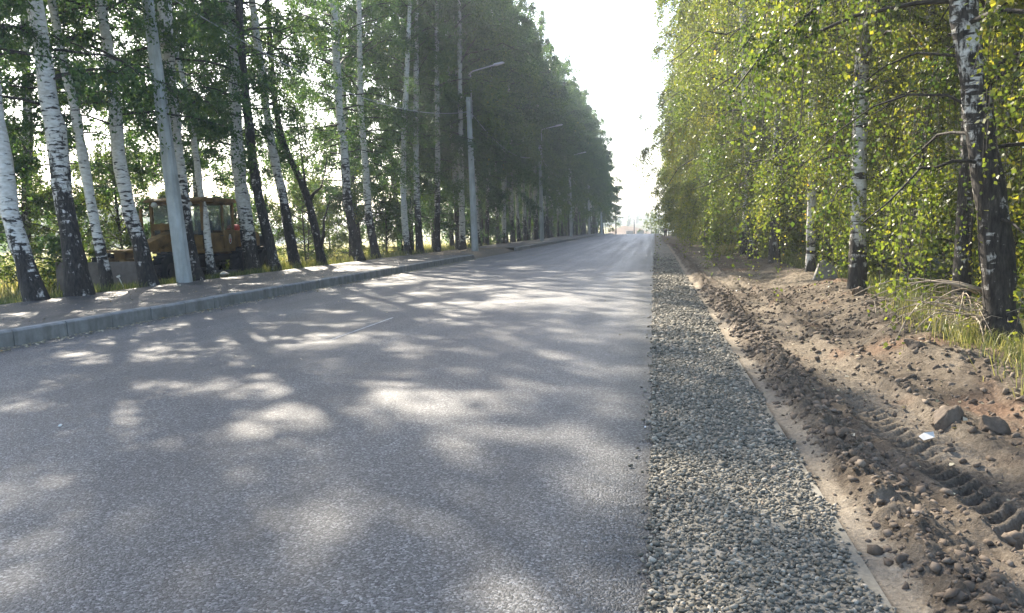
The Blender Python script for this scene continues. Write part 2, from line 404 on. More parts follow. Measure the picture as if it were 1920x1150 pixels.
for y0, y1 in ((9.8, 12.4),):
    mk.add([(-4.205, y0, 0.004), (-4.18, y0, 0.004), (-4.185, y1, 0.004), (-4.215, y1, 0.004)], [(0,1,2,3)])
mk.build('chalk_line', plain('chalk', (0.55,0.55,0.53), 0.9, 0.2, 0.5, 9), road)

# sidewalk on the left, broken by a driveway between 37 and 49 m
def walk(y0, y1, n):
    return grid_mesh('sidewalk', np.array([-11.95, -10.8, -9.6, -8.56]), np.linspace(y0, y1, n), lambda X, Y: prof(Y)+0.205+0.02*(-8.56-X)/3.4+0.012*fbm(X*1.5, Y*1.5, 3, 4), WALK)
tag(link('sidewalk', walk(-20, 36.9, 90)), 'raised asphalt pavement behind the kerb on the left', kind='structure')
tag(link('sidewalk', walk(49.6, 172, 90)), 'far stretch of asphalt pavement beyond the driveway gap', kind='structure')
# driveway gap: heap of spoil at the pole foot
def gap_z(X, Y):
    u = (Y-36.7)/13.1; w = smooth(-8.5, -9.6, X)
    return prof(Y)+0.006+w*(0.20+0.10*np.exp(-((Y-45.5)/1.6)**2-((X+9.7)/0.9)**2)+0.06*fbm(X*2.2, Y*2.2, 4, 6))+0.02*fbm(X*6, Y*6, 3, 1)*w
tag(link('driveway', grid_mesh('driveway', np.linspace(-12.0, -8.42, 26), np.linspace(36.7, 49.8, 80), gap_z, SOIL, {'sand': lambda X, Y: 0.35+0*X, 'clay': lambda X, Y: 0*X})), 'bare earth gap in the kerb at the second pole', kind='structure')

# kerb stones, each one a piece
kerb = tag(empty('kerb', (0,0,0)), 'concrete kerb along the left edge of the road', kind='structure')
kp = [(-0.085,-0.05), (-0.085,0.215), (-0.075,0.222), (0.045,0.222), (0.075,0.195), (0.08,-0.05)]
kmb = MB().prism(kp, 0.008, 0.978, 'Y'); kme = kmb.mesh('kerb_stone', KERB, False, 0.004)
yk = 3.3
KS = 0.99
while yk < 168:
    if not (36.6 < yk+0.5 < 49.3):
        o = link('kerb_stone', kme, kerb, (-8.48+random.gauss(0, 0.005), yk, float(prof(yk))+random.gauss(0, 0.004)), (random.gauss(0, 0.003), random.gauss(0, 0.012), random.gauss(0, 0.005)))
    yk += KS

# dirt verge on the right with tyre tracks, ruts and lumps
def track_c(y): return 1.72+0.09*np.sin(np.asarray(y)*0.42+0.5)
def verge_z(X, Y):
    b = berm_x(Y)
    z = terrain(X, Y)
    inn = smooth(0.86, 1.05, X)
    near = 1-smooth(20, 40, Y)
    z = z - 0.012
    calm = 1-0.75*smooth(0.36, 0.24, np.abs(X-track_c(Y)))*(1-smooth(12, 20, Y))
    z = z + inn*calm*(0.11*fbm(X*1.5, Y*1.1, 4, 11)+0.095*fbm(X*5, Y*4.5, 4, 12)+0.085*np.abs(fbm(X*12, Y*11, 3, 17))+0.026*fbm(X*28, Y*28, 3, 13))
    # windrow of lumps next to the gravel
    wr = np.exp(-((X-1.16-0.05*np.sin(Y*0.9))/0.15)**2)
    z = z + wr*(0.045+0.24*np.abs(fbm(X*7, Y*7, 4, 14))+0.10*np.abs(fbm(X*19, Y*19, 3, 18)))*smooth(0.9, 1.05, X)
    # tractor tread print: curved lugs
    c = track_c(Y); d = X-c
    band = smooth(0.32, 0.24, np.abs(d)+0.05*(vnoise(X*7, Y*7, 43)-0.5))
    lug = np.sin((Y+0.55*np.abs(d)*1.0+0.10*np.sin(X*9))*2*np.pi/0.135)
    patch = smooth(0.40, 0.52, vnoise(Y*0.33, 7.0)+0.4*np.exp(-((Y-7.6)/1.7)**2)+0.3*np.exp(-((Y-4.2)/0.8)**2))
    z = z - band*0.045*near + band*patch*near*0.024*np.tanh(lug*1.6)*(0.45+1.1*vnoise(X*5, Y*5, 41)) + np.exp(-((np.abs(d)-0.31)/0.06)**2)*0.03*near
    # second, fainter rut
    d2 = X-(2.45+0.1*np.sin(Y*0.3+2)); z = z - 0.035*np.exp(-(d2/0.17)**2)*near
    z = z + smooth(b-0.5, b, X)*0.10*np.clip(fbm(X*5, Y*5, 3, 15)+0.1, 0, 1)
    # sink the outer rim into the ground sheet
    return z - 0.10*smooth(b+0.45, b+0.8, X) - 0.02*(X < 0.02)
def sand_a(X, Y):
    s = smooth(0.84, 0.90, X+0.05*(vnoise(Y*3, 2.0)-0.5))*smooth(1.04, 0.95, X+0.07*(vnoise(Y*2.2, 8.0)-0.5))
    s = np.maximum(s, 0.55*smooth(0.36, 0.08, np.abs(X-track_c(Y)-0.05))*smooth(0.35, 0.6, vnoise(X*1.2, Y*0.8, 3)+0.15))
    s = np.maximum(s, 0.42*smooth(0.5, 0.74, fbm(X*0.9, Y*0.6, 3, 21)+0.5)*smooth(1.2, 1.5, X))
    return np.where(X < 0.86, 0.30, s)
def clay_a(X, Y):
    b = berm_x(Y)
    return 0.6*smooth(0.66, 0.86, fbm(X*1.6, Y*0.9, 4, 31)+0.5+0.16*np.exp(-((X-b+0.15)/0.5)**2))*smooth(1.3, 1.8, X)
vx = np.concatenate([np.linspace(-0.02, 0.85, 12), np.linspace(0.87, 3.0, 125), np.linspace(3.03, 4.6, 40)])
t = np.linspace(0, 1, 620); vy = 1.2+ (62-1.2)*(np.exp(3.1*t)-1)/(math.exp(3.1)-1)
tag(link('dirt_verge', grid_mesh('dirt_verge', vx, vy, verge_z, SOIL, {'sand': sand_a, 'clay': clay_a})), 'churned brown earth verge with tyre prints beside the gravel', kind='structure')
vx2 = np.concatenate([np.linspace(0.03, 4.2, 40)]); vy2 = np.linspace(61.5, 175, 160)
tag(link('dirt_verge', grid_mesh('dirt_verge_far', vx2, vy2, lambda X, Y: terrain(X, Y)+0.02+0.07*fbm(X*2, Y*2, 4, 11)-0.12*smooth(3.4, 4.2, X), SOIL, {'sand': lambda X, Y: 0.45+0.4*fbm(X, Y*0.4, 3, 4), 'clay': lambda X, Y: 0*X})), 'far part of the earth verge running on beside the road', kind='structure')

# ------------------------------------------------------------------ stones
def ico(sub=1):
    import bmesh
    bm = bmesh.new(); bmesh.ops.create_icosphere(bm, subdivisions=sub, radius=1.0)
    V = np.array([v.co[:] for v in bm.verts]); F = np.array([[v.index for v in f.verts] for f in bm.faces]); bm.free(); return V, F
IV, IF = ico(1)
def rand_rot(n, rg):
    q = rg.normal(size=(n, 4)); q /= np.linalg.norm(q, axis=1)[:, None]
    w, x, y, z = q.T
    return np.stack([np.stack([1-2*(y*y+z*z), 2*(x*y-z*w), 2*(x*z+y*w)], -1), np.stack([2*(x*y+z*w), 1-2*(x*x+z*z), 2*(y*z-x*w)], -1), np.stack([2*(x*z-y*w), 2*(y*z+x*w), 1-2*(x*x+y*y)], -1)], 1)
def stones(name, P, S, mat, rg, flat=0.6, kind='stuff', label=None):
    n = len(P)
    base = IV[None]*(1+rg.uniform(-0.5, 0.4, (n, len(IV), 1)))
    sc = np.stack([rg.uniform(0.75, 1.35, n), rg.uniform(0.65, 1.1, n), rg.uniform(0.4, 0.85, n)], -1)
    V = base*sc[:, None]
    Rm = rand_rot(n, rg); V = np.einsum('nij,nkj->nki', Rm, V)
    V[..., 2] *= flat
    V = V*S[:, None, None]+P[:, None]
    F = (IF[None]+(np.arange(n)*len(IV))[:, None, None]).reshape(-1, 3)
    tint = np.repeat(np.clip(rg.beta(2, 2.4, n), 0, 1), len(IF))
    o = link(name, mesh_of(name, V.reshape(-1, 3), [F], mat, False, {'tint': ('FACE', tint)}))
    return tag(o, label, kind=kind)
g = np.random.default_rng(21)
def gravel_edge(y): return 0.83+0.07*(vnoise(y*2.5, 4.0)-0.5)+0.05*(vnoise(y*9, 6.0)-0.5)
Ps = []; Ss = []
def grav_band(y0, y1, dens, size):
    n = int((y1-y0)*0.92*dens)
    x = g.uniform(-0.03, 0.92, n); y = g.uniform(y0, y1, n); m = int(n*0.028); x[:m] = 0.03-np.abs(g.normal(0, 0.05, m))
    k = (x < gravel_edge(y)+0.02*g.normal(size=n)) & (g.random(n) > smooth(15, 46, y)*1.05); x, y = x[k], y[k]
    lo = -0.03*smooth(0, .8, x)-0.006+0.012*g.random(len(x))+np.where(x < 0.0, 0.010, 0)
    crown = 0.018*np.sin(np.pi*np.clip(x/0.85, 0, 1))
    Ps.append(np.stack([x, y, prof(y)+lo+crown-0.36*smooth(45,100,y)*smooth(.6,2.2,x)], -1)); Ss.append(size*np.exp(g.normal(0, 0.29, len(x))))
grav_band(2.2, 5.0, 3900, 0.0106); grav_band(5.0, 9.0, 2150, 0.0136); grav_band(9.0, 16.0, 700, 0.022); grav_band(16, 48, 240, 0.027)
P = np.concatenate(Ps); S = np.concatenate(Ss)
stones('gravel', P, S, GRAVEL, g, 0.75, label='band of grey crushed stone gravel along the road edge')
# sheet of pressed gravel below the loose stones, carrying on to the crest
tag(link('gravel_bed', grid_mesh('gravel_bed', np.linspace(0.02, 0.86, 9), np.linspace(1.5, 180, 380), lambda X, Y: terrain(X, Y)-0.004+0.018*np.sin(np.pi*np.clip(X/0.86, 0, 1))*(1+0.6*smooth(28, 40, Y))+0.01*smooth(62,64,Y)+0.008*fbm(X*9, Y*5, 3, 3), GRAVEL, {'tint': lambda X, Y: np.clip(0.55+0.9*fbm(X*20, Y*3, 3, 5), 0, 1)})), 'pressed gravel under the loose stones', kind='structure')
# crumbs of earth on the verge
n = 7500; y = 2.2+ g.random(n)**1.7*16; x = np.where(g.random(n) < 0.42, g.normal(1.17, 0.15, n), g.uniform(0.98, 3.6, n)); k = (x > 0.93) & (x < berm_x(y)+0.3); x, y = x[k], y[k]
sz = np.clip((0.0052+0.0015*y)*np.exp(g.normal(0, 0.6, len(x))), 0.004, 0.04)
zz = verge_z(x, y)
stones('earth_crumbs', np.stack([x, y, zz+sz*0.12], -1), sz, CLOD, g, 0.8, label='small crumbs of earth scattered over the verge')

# individual lumps
def lump_mesh(name, seed, mat, sub=3, rough=0.35, tint=0.5):
    rg = np.random.default_rng(seed); V, F = ico(sub)
    d = np.zeros(len(V))
    for k in range(13):                                   # cut facets
        nrm = rg.normal(size=3); nrm /= np.linalg.norm(nrm); o = rg.uniform(0.42, 0.8)
        s = V@nrm; V = V-np.clip(s-o, 0, None)[:, None]*nrm
    f = fbm(V[:, 0]*2.6+V[:, 2]*1.9, V[:, 1]*2.6-V[:, 2]*2.1, 6, seed)
    V = V*(1+rough*f[:, None])
    V = V*np.array([1.0, rg.uniform(0.7, 0.95), rg.uniform(0.55, 0.8)])
    return mesh_of(name, V, [F], mat, False, {'tint': ('FACE', np.full(len(F), tint)+rg.uniform(-0.06, 0.06, len(F)))})
clods = [lump_mesh('dirt_clod', 50+i, CLOD, 2, 0.5, 0.25+0.09*(i % 5)) for i in range(9)]
cl_small = []
n = 0
g2 = np.random.default_rng(5)
while n < 150:
    y = 2.7+g2.random()**1.4*9.5
    x = g2.normal(1.2, 0.13) if g2.random() < 0.7 else g2.uniform(1.0, 3.0)
    if x < 0.98 or abs(x-float(track_c(y))) < 0.22 and g2.random() < 0.8: continue
    s = float(np.clip(0.024*math.exp(g2.normal(0, 0.40)), 0.014, 0.055))
    z = float(verge_z(x, y))
    wind = x < 1.45
    o = link('dirt_clod', clods[n % 9], None, (x, y, z+s*0.16), (g2.normal(0, 0.3), g2.normal(0, 0.3), g2.random()*6.3), (s, s*g2.uniform(0.8, 1.1), s*g2.uniform(0.8, 1.1)))
    if wind: tag(o, 'small brown clod in the windrow of lumps beside the gravel', 'dirt clod', 'clods heaped along the edge of the gravel')
    else: tag(o, 'small brown clod lying loose on the tyre printed verge', 'dirt clod', 'loose clods on the verge')
    n += 1
for (x, y, s, lab, nm, sd) in ((2.02, 5.98, 0.15, 'big dark lump of earth, left of the pair beyond the tyre print', 'earth_lump', 3), (2.24, 5.86, 0.145, 'big dark lump of earth, right of the touching pair', 'earth_lump', 5), (2.16, 6.2, 0.09, 'flat dark lump behind the touching pair of big lumps', 'earth_lump', 8),
                               (2.58, 8.58, 0.12, 'upright brown boulder of earth at the edge of the grass', 'boulder', 9), (2.75, 6.55, 0.13, 'brown boulder by the right edge below the grass', 'boulder', 11), (2.6, 5.65, 0.10, 'brown lump at the right edge of the picture', 'earth_lump', 12),
                               (3.2, 12.6, 0.13, 'round brown lump on the bank under the second birch', 'earth_lump', 14), (3.45, 14.4, 0.15, 'grey brown lump on top of the earth bank', 'earth_lump', 15), (2.95, 10.6, 0.11, 'low lump of clay on the bank by the branches', 'earth_lump', 16)):
    o = link(nm, lump_mesh(nm, sd, CLOD, 4, 0.62, 0.22+0.08*(sd % 4)), None, (x, y, float(verge_z(x, y))+s*0.06), (0.1*sd, 0.2, sd*1.3), (s, s, s))
    tag(o, lab, 'earth lump' if nm == 'earth_lump' else 'boulder')
# broken slab sticking out of the bank
sl = MB().prism([(-0.30,-0.25), (0.34,-0.25), (0.26,0.12), (-0.02,0.30), (-0.12,0.22)], -0.05, 0.05, 'Y')
tag(sl.build('broken_slab', SLAB, None, False, 0.008, (3.75, 18.9, float(terrain(3.75, 18.9))+0.12), (-0.35, 0.15, 0.3)), 'broken concrete slab leaning out of the bank under the birches', 'slab')
pp = MB().add([(-0.05,-0.03,0), (0.02,-0.045,0.02), (0.06,0.0,0.005), (0.01,0.04,0.03), (-0.04,0.03,0.012)], [(0,1,2,3,4)]).add([(0.01,0.04,0.03), (0.06,0.0,0.005), (0.075,0.03,0.035)], [(0,1,2)])
tag(pp.build('paper_scrap', plain('dirty_paper', (0.5,0.49,0.46), 0.9, 0.2, 0.2, 20), None, False, 0, (1.76, 5.56, float(verge_z(1.76, 5.56))+0.012), (0, 0, 0.4)), 'crumpled white paper scrap on the dirt verge', 'litter')
tag(link('white_pebble', lump_mesh('white_pebble', 33, WHITE, 2, 0.3), None, (-4.4, 5.2, 0.012), (0,0,1), (0.022,0.016,0.018)), 'small white pebble lying alone on the asphalt', 'pebble')
tag(link('pale_pebble', lump_mesh('pale_pebble', 34, WHITE, 2, 0.3), None, (-0.07, 5.51, 0.008), (0,0,1), (0.014,0.012,0.012)), 'pale chip of stone on the asphalt close to the gravel', 'pebble')
tag(link('white_stone', lump_mesh('white_stone', 35, mat_concrete('pale_stone', (0.62,0.58,0.48)), 3, 0.25), None, (-11.95, 20.75, 0.33), (0,0,1.2), (0.21,0.16,0.17)), 'pale block of stone lying at the back edge of the pavement', 'stone')
stk = empty('white_stake', (-12.5, 17.2, 0.15), (0.1, -0.35, 0), 'short white stake with a flat head between two birches', 'stake')
MB().tube([(0,0,0), (0,0,0.34)], 0.012, 6).build('shaft', WHITE, stk); MB().box((0,0,0.36), (0.09,0.03,0.045)).build('head', WHITE, stk, False, 0.006)

# ------------------------------------------------------------------ tree builder
def tubes(P, Rr, sides):
    """n tubes at once: P (n,k,3), Rr (n,k)"""
    n, k, _ = P.shape
    T = np.gradient(P, axis=1); T /= np.linalg.norm(T, axis=2, keepdims=True)+1e-9
    ref = np.where(np.abs(T[..., 2:3]) < 0.85, np.array([0,0,1.0]), np.array([1.0,0,0]))
    U = np.cross(T, ref); U /= np.linalg.norm(U, axis=2, keepdims=True)+1e-9
    W = np.cross(T, U)
    an = np.arange(sides)*2*np.pi/sides
    V = P[:, :, None]+Rr[:, :, None, None]*(U[:, :, None]*np.cos(an)[:, None]+W[:, :, None]*np.sin(an)[:, None])
    idx = np.arange(n*k*sides).reshape(n, k, sides)
    a = idx[:, :-1]; b = idx[:, 1:]
    F = np.stack([a, np.roll(a, -1, 2), np.roll(b, -1, 2), b], -1).reshape(-1, 4)
    return V.reshape(-1, 3), F

def path_at(path, z):
    return np.stack([np.interp(z, path[:, 2], path[:, 0]), np.interp(z, path[:, 2], path[:, 1]), z], -1)

def trunk_arrays(path, r0, r1, H, dark_z, rg, sides=12, step=0.35, flare=0.35, dark_hi=0.12):
    z = np.arange(-0.3, H, step); 
    C = path_at(path, np.clip(z, 0, None)); C[:, 2] = z
    zr = path[:, 2]
    f = np.clip(z/7.0, 0, 1)
    r = r0*(1-f)+r1*f
    r = np.where(z > 7, r1*(1-np.clip((z-7)/(H-7), 0, 1))**0.8+0.012, r)
    r = r*(1+flare*np.exp(-np.clip(z, 0, None)/0.35))*(1+0.05*rg.normal(size=len(z)))
    an = np.arange(sides)*2*np.pi/sides
    lob = 1+0.07*np.sin(an*3+rg.random()*6)[None]*np.exp(-np.clip(z, 0, None)/1.5)[:, None]+0.05*rg.normal(size=(len(z), sides))
    V = C[:, None]+np.stack([np.cos(an)[None]*r[:, None]*lob, np.sin(an)[None]*r[:, None]*lob, 0*lob], -1)
    idx = np.arange(len(z)*sides).reshape(len(z), sides); a = idx[:-1]; b = idx[1:]
    F = np.stack([a, np.roll(a, -1, 1), np.roll(b, -1, 1), b], -1).reshape(-1, 4)
    d = dark_hi+(0.66-dark_hi)*(1-smooth(dark_z*0.2, dark_z*1.5, z))
    d = np.maximum(d, 0.9*smooth(H*0.72, H*0.95, z))
    return V.reshape(-1, 3), F, np.repeat(d, sides)

def crown(path, rg, H, cb, R, nbr, tpm, lpt, leaf, weep, bias_az=0.0, bias=0.0, twig_sides=3, tint_mu=0.45, tint_sd=0.2, up=1.0, base_r=0.035, tri=True):
    """returns wood (V,F) and leaves (V,F,tint)"""
    u = (np.arange(nbr)+rg.random(nbr))/nbr
    z0 = cb+(H-0.4-cb)*u
    B = path_at(path, z0)
    az = np.arange(nbr)*2.39996+rg.normal(0, 0.5, nbr)+rg.random()*6
    pr = R*(0.66+0.34*np.sin(np.pi*np.clip(u*1.0+0.1, 0, 1)))*(1-0.48*u**6)
    if weep > 1.3:                                     # lowest boughs are short
        k0 = 0.5 if leaf > 0.08 else 0.78
        pr = pr*(k0+(1-k0)*smooth(0.0, 0.2, u))
    L = pr*(0.7+0.5*rg.random(nbr))*(1+bias*np.cos(az-bias_az))
    el = np.radians(12+40*u*up+rg.normal(0, 11, nbr))
    k = 8; s = np.linspace(0, 1, k)[None]
    hor = (s*L[:, None])*np.cos(el)[:, None]
    ver = L[:, None]*(s*np.sin(el)[:, None]-0.35*weep*s**2.2)
    wob = rg.normal(0, 0.045, (nbr, k))*L[:, None]*s; wob = np.cumsum(wob, 1)*0.6
    ca, sa = np.cos(az)[:, None], np.sin(az)[:, None]
    BP = B[:, None]+np.stack([hor*ca-wob*sa, hor*sa+wob*ca, ver+rg.normal(0, 0.03, (nbr, k))*L[:, None]*s], -1)
    br = base_r*(L/R)[:, None]*(1-0.85*s)+0.004
    WV, WF = tubes(BP, br, 5)
    # twigs
    m = np.maximum(2, (L*tpm).astype(int)); bi = np.repeat(np.arange(nbr), m); nt = len(bi)
    cl_ = 0.14+0.86*rg.random((nbr, 7))**0.75; ncl = np.clip(L*1.25, 2, 7)
    st = np.clip(cl_[bi, (rg.random(nt)*ncl[bi]).astype(int)]+rg.normal(0, 0.04, nt), 0.05, 1)
    fi = st*(k-1); i0 = np.minimum(fi.astype(int), k-2); fr = (fi-i0)[:, None]
    S0 = BP[bi, i0]*(1-fr)+BP[bi, i0+1]*fr
    ta = az[bi]+rg.normal(0, 1.0, nt)
    hl = rg.uniform(0.12, 0.6, nt)*np.clip(R/3, 0.4, 1.2); dr = rg.uniform(0.15, 0.85, nt)*weep+0.05
    long_ = rg.random(nt) < (0.28 if weep < 1.3 else 0.5); dr = np.where(long_, dr*2.2, dr)
    tt = np.linspace(0, 1, 4)[None]
    TP = S0[:, None]+np.stack([np.cos(ta)[:, None]*hl[:, None]*tt**0.8, np.sin(ta)[:, None]*hl[:, None]*tt**0.8, 0.22*hl[:, None]*tt*(1.6-weep)-dr[:, None]*tt**1.7], -1)
    if twig_sides:
        TV, TF = tubes(TP[:, [0, 1, 3]], np.linspace(0.006, 0.0022, 3)[None]*np.ones((nt, 1)), twig_sides)
        WF = np.concatenate([WF, TF+len(WV)]); WV = np.concatenate([WV, TV])
    # leaves
    cnt = rg.poisson(lpt, nt); li = np.repeat(np.arange(nt), cnt); nl = len(li)
    q = rg.random(nl)**0.85*3; j = np.minimum(q.astype(int), 2); fr = (q-j)[:, None]
    Pp = TP[li, j]*(1-fr)+TP[li, j+1]*fr+rg.normal(0, 0.03+leaf*0.3, (nl, 3))
    D = rg.normal(size=(nl, 3)); D[:, 2] -= 0.75; D /= np.linalg.norm(D, axis=1)[:, None]
    Q = rg.normal(size=(nl, 3)); Sd = np.cross(D, Q); Sd /= np.linalg.norm(Sd, axis=1)[:, None]; Nn = np.cross(Sd, D)
    ln = leaf*rg.uniform(0.65, 1.25, nl)[:, None]; wd = ln*0.40
    V = np.stack([Pp, Pp+D*ln*0.42+Sd*wd+Nn*ln*0.08, Pp+D*ln, Pp+D*ln*0.42-Sd*wd+Nn*ln*0.08], 1).reshape(-1, 3)
    F = np.arange(nl*4).reshape(-1, 4)
    if tri:
        V = np.stack([Pp, Pp+D*ln+Sd*wd*0.85, Pp+D*ln*0.72-Sd*wd*1.15+Nn*ln*0.1], 1).reshape(-1, 3); F = np.arange(nl*3).reshape(-1, 3)
    bt = rg.normal(0, tint_sd*0.7, nbr)                       # each bough has its own tone
    yel = (rg.random(nbr*6) < 0.035)*0.5
    tint = np.clip(np.clip(tint_mu+bt[bi[li]]+rg.normal(0, tint_sd*0.85, nl), 0, 0.9)+(rg.random(nt) < 0.012)[li]*rg.uniform(0, 0.5, nl), 0, 1)
    return (WV, WF), (V, F, tint)

def make_tree(name, label, cat, group, path, r0, r1, H, cb, R, leafmat, rg, dark_z=2.5, nbr=30, tpm=5, lpt=22, leaf=0.06, weep=1.0, bias_az=0.0, bias=0.0, loc=None, twig_sides=3, tint_mu=0.45, sides=12, dark_hi=0.12, up=1.0, flare=0.35, base_r=0.035, tri=True):
    path = np.asarray(path, float)
    org = path[0].copy() if loc is None else np.array(loc, float)
    p = path-path[0]
    # carry the path on to the top, bending upright
    if p[-1, 2] < H:
        d = (p[-1]-p[-2]) if len(p) > 1 else np.array([0,0,1.0]); d = d/max(d[2], 1e-3)
        q = [p[-1]]
        while q[-1][2] < H:
            d = d*np.array([0.8, 0.8, 1]); q.append(q[-1]+d*0.8+np.append(rg.normal(0, 0.02, 2), 0))
        p = np.concatenate([p, np.array(q[1:])])
    root = empty(name, org, (0,0,0), label, cat, group)
    TV, TF, td = trunk_arrays(p, r0, r1, H, dark_z, rg, sides, dark_hi=dark_hi, flare=flare)
    (WV, WF), (LV, LF, tint) = crown(p, rg, H, cb, R, nbr, tpm, lpt, leaf, weep, bias_az, bias, twig_sides, tint_mu, up=up, base_r=base_r, tri=tri)
    V = np.concatenate([TV, WV]); nF = len(TF)+len(WF)
    dk = np.concatenate([td, np.full(len(WV), 1.0)])
    link('trunk', mesh_of('trunk', V, [np.concatenate([TF, WF+len(TV)])], BARK, True, {'dark': ('POINT', dk)}), root)
    tag(link('crown', mesh_of('crown', LV, [LF], leafmat, False, {'tint': ('FACE', tint)}), root), kind='stuff')
    return root
def copy_tree(src, loc, rz, sc, label, cat, group, tilt=(0,0)):
    r = src.copy(); COL.objects.link(r); r.location = loc; r.rotation_euler = (tilt[0], tilt[1], rz); r.scale = (sc[0], sc[0], sc[1])
    for ch in src.children:
        c = ch.copy(); COL.objects.link(c); c.parent = r
    return tag(r, label, cat, group)

# ------------------------------------------------------------------ left row, near birches (trunk lines measured)
NEAR = {
'A':([(-12.01,13.83,0.2),(-12.25,13.87,1.02),(-12.51,13.91,1.94),(-12.64,13.99,2.99),(-12.77,14.05,3.83)],0.20,0.16,1.6,'leftmost birch, leaning out of the picture, white above black foot'),
'B':([(-11.9,14.9,0.2),(-12.0,14.96,0.97),(-12.1,15.0,1.63),(-12.23,15.05,2.29),(-12.32,15.11,3.12),(-12.38,15.17,3.78),(-12.5,15.18,4.18),(-12.58,15.25,5.02),(-12.71,15.32,5.95),(-12.78,15.35,6.36)],0.24,0.17,3.6,'thick birch, bark black to twice head height and white above, second from left'),
'C':([(-12.66,16.84,0.2),(-12.84,16.9,1.09),(-13.02,16.96,2.02),(-13.17,17.02,2.95),(-13.28,17.06,3.53),(-13.4,17.13,4.39),(-13.64,17.18,5.35),(-13.81,17.24,6.32),(-13.95,17.29,7.02)],0.14,0.11,1.4,'slim pale birch just right of the thick black footed one'),
'D':([(-12.23,17.78,0.2),(-12.46,17.85,1.25),(-12.72,17.88,2.03),(-12.86,17.93,2.8),(-12.97,17.96,3.38),(-13.07,18.11,5.05),(-13.2,18.18,5.97),(-13.34,18.25,6.88),(-13.37,18.28,7.24)],0.22,0.13,2.2,'birch with black crooked foot before the grader blade, left of the near pole'),
'F':([(-12.11,19.67,0.2),(-12.36,19.75,1.41),(-12.52,19.87,2.89),(-12.64,19.93,3.77),(-12.75,20.03,4.96),(-12.82,20.12,5.96),(-12.91,20.24,7.34),(-12.95,20.27,7.75)],0.19,0.18,3.0,'birch standing half hidden close behind the near lamp pole'),
'G':([(-13.73,23.14,0.1),(-13.9,23.26,1.64),(-14.09,23.35,2.89),(-14.2,23.43,3.92),(-14.4,23.56,5.55),(-14.74,23.64,6.97),(-14.96,23.72,8.16)],0.14,0.08,0.9,'thin very white birch in front of the grader cab'),
'H':([(-13.26,24.83,0.2),(-13.41,24.94,1.62),(-13.61,25.04,2.94),(-13.71,25.12,3.99),(-13.77,25.24,5.27),(-13.84,25.42,7.27),(-13.93,25.58,8.99)],0.30,0.20,2.0,'stout birch with shaggy dark foot hiding the grader engine'),
'I':([(-12.29,24.57,0.2),(-12.72,24.69,2.13),(-12.93,24.75,3.17),(-13.02,24.82,3.99),(-13.2,24.96,5.69),(-13.36,25.12,7.66),(-13.42,25.25,9.11)],0.20,0.13,9.0,'dark brown leaning trunk right beside the stout birch'),
'J':([(-12.56,26.67,0.2),(-12.83,26.77,1.66),(-13.01,26.85,2.85),(-13.24,26.91,3.8),(-13.41,26.97,4.71),(-13.65,27.1,6.55),(-13.81,27.21,7.88),(-14.04,27.35,9.71)],0.21,0.14,3.6,'birch of mottled bark between the dark leaning trunk and the forked tree'),
'K':([(-12.36,28.54,0.2),(-12.65,28.63,1.65),(-12.9,28.7,2.76),(-13.23,28.72,3.57),(-13.62,28.73,4.39),(-13.87,28.75,4.99),(-14.08,28.83,6.2),(-14.16,28.91,7.21)],0.19,0.10,9.0,'dark forked tree with crooked side boughs'),
'L':([(-12.03,31.6,0.2),(-12.41,31.7,1.93),(-12.56,31.78,3.03),(-12.67,31.98,5.19),(-12.84,32.07,6.41),(-12.92,32.21,7.95),(-12.95,32.32,9.18),(-13.05,32.49,11.01)],0.22,0.17,5.0,'tall birch dark below and white above, right of the forked tree'),
'M':([(-12.31,34.41,0.2),(-12.63,34.52,1.95),(-12.78,34.73,4.34),(-12.91,34.88,6.06),(-12.98,34.98,7.14),(-12.99,35.17,9.15),(-13.01,35.43,11.8)],0.21,0.14,3.0,'tall birch with pale ringed bark, second right of the forked tree'),
'N':([(-12.56,39.87,0.2),(-12.71,39.99,1.63),(-12.78,40.18,3.69),(-12.73,40.43,6.11),(-12.58,40.76,9.18),(-12.39,41.15,12.74)],0.19,0.15,1.2,'upright white ringed birch where the pavement narrows'),
'O':([(-12.37,41.37,0.2),(-12.47,41.56,2.33),(-12.54,41.83,5.18),(-12.52,42.12,8.02),(-12.46,42.55,12.28)],0.22,0.16,4.0,'dark upright birch next to the white ringed one by the driveway'),
}
for n_, (key, (pth, r0, r1, dz, lab)) in enumerate(NEAR.items()):
    rg = np.random.default_rng(100+n_)
    H = 19.5+rg.uniform(-1, 1.5)
    big = key in 'ABDFHLM'
    make_tree('birch_tree', lab, 'birch tree', 'birches along the left pavement', pth, r0*0.86, r1*0.92, H, 3.4+rg.uniform(0, 1.5), 3.4, LEAF_L, rg, dark_z=dz, nbr=56 if big else 48, tpm=7.0, lpt=(20 if key in 'JKLM' else 30), leaf=0.09, weep=0.95, bias_az=2.2, bias=0.35, twig_sides=3 if key in 'ABCD' else 0, dark_hi=0.10 if key not in 'IK' else 0.7)

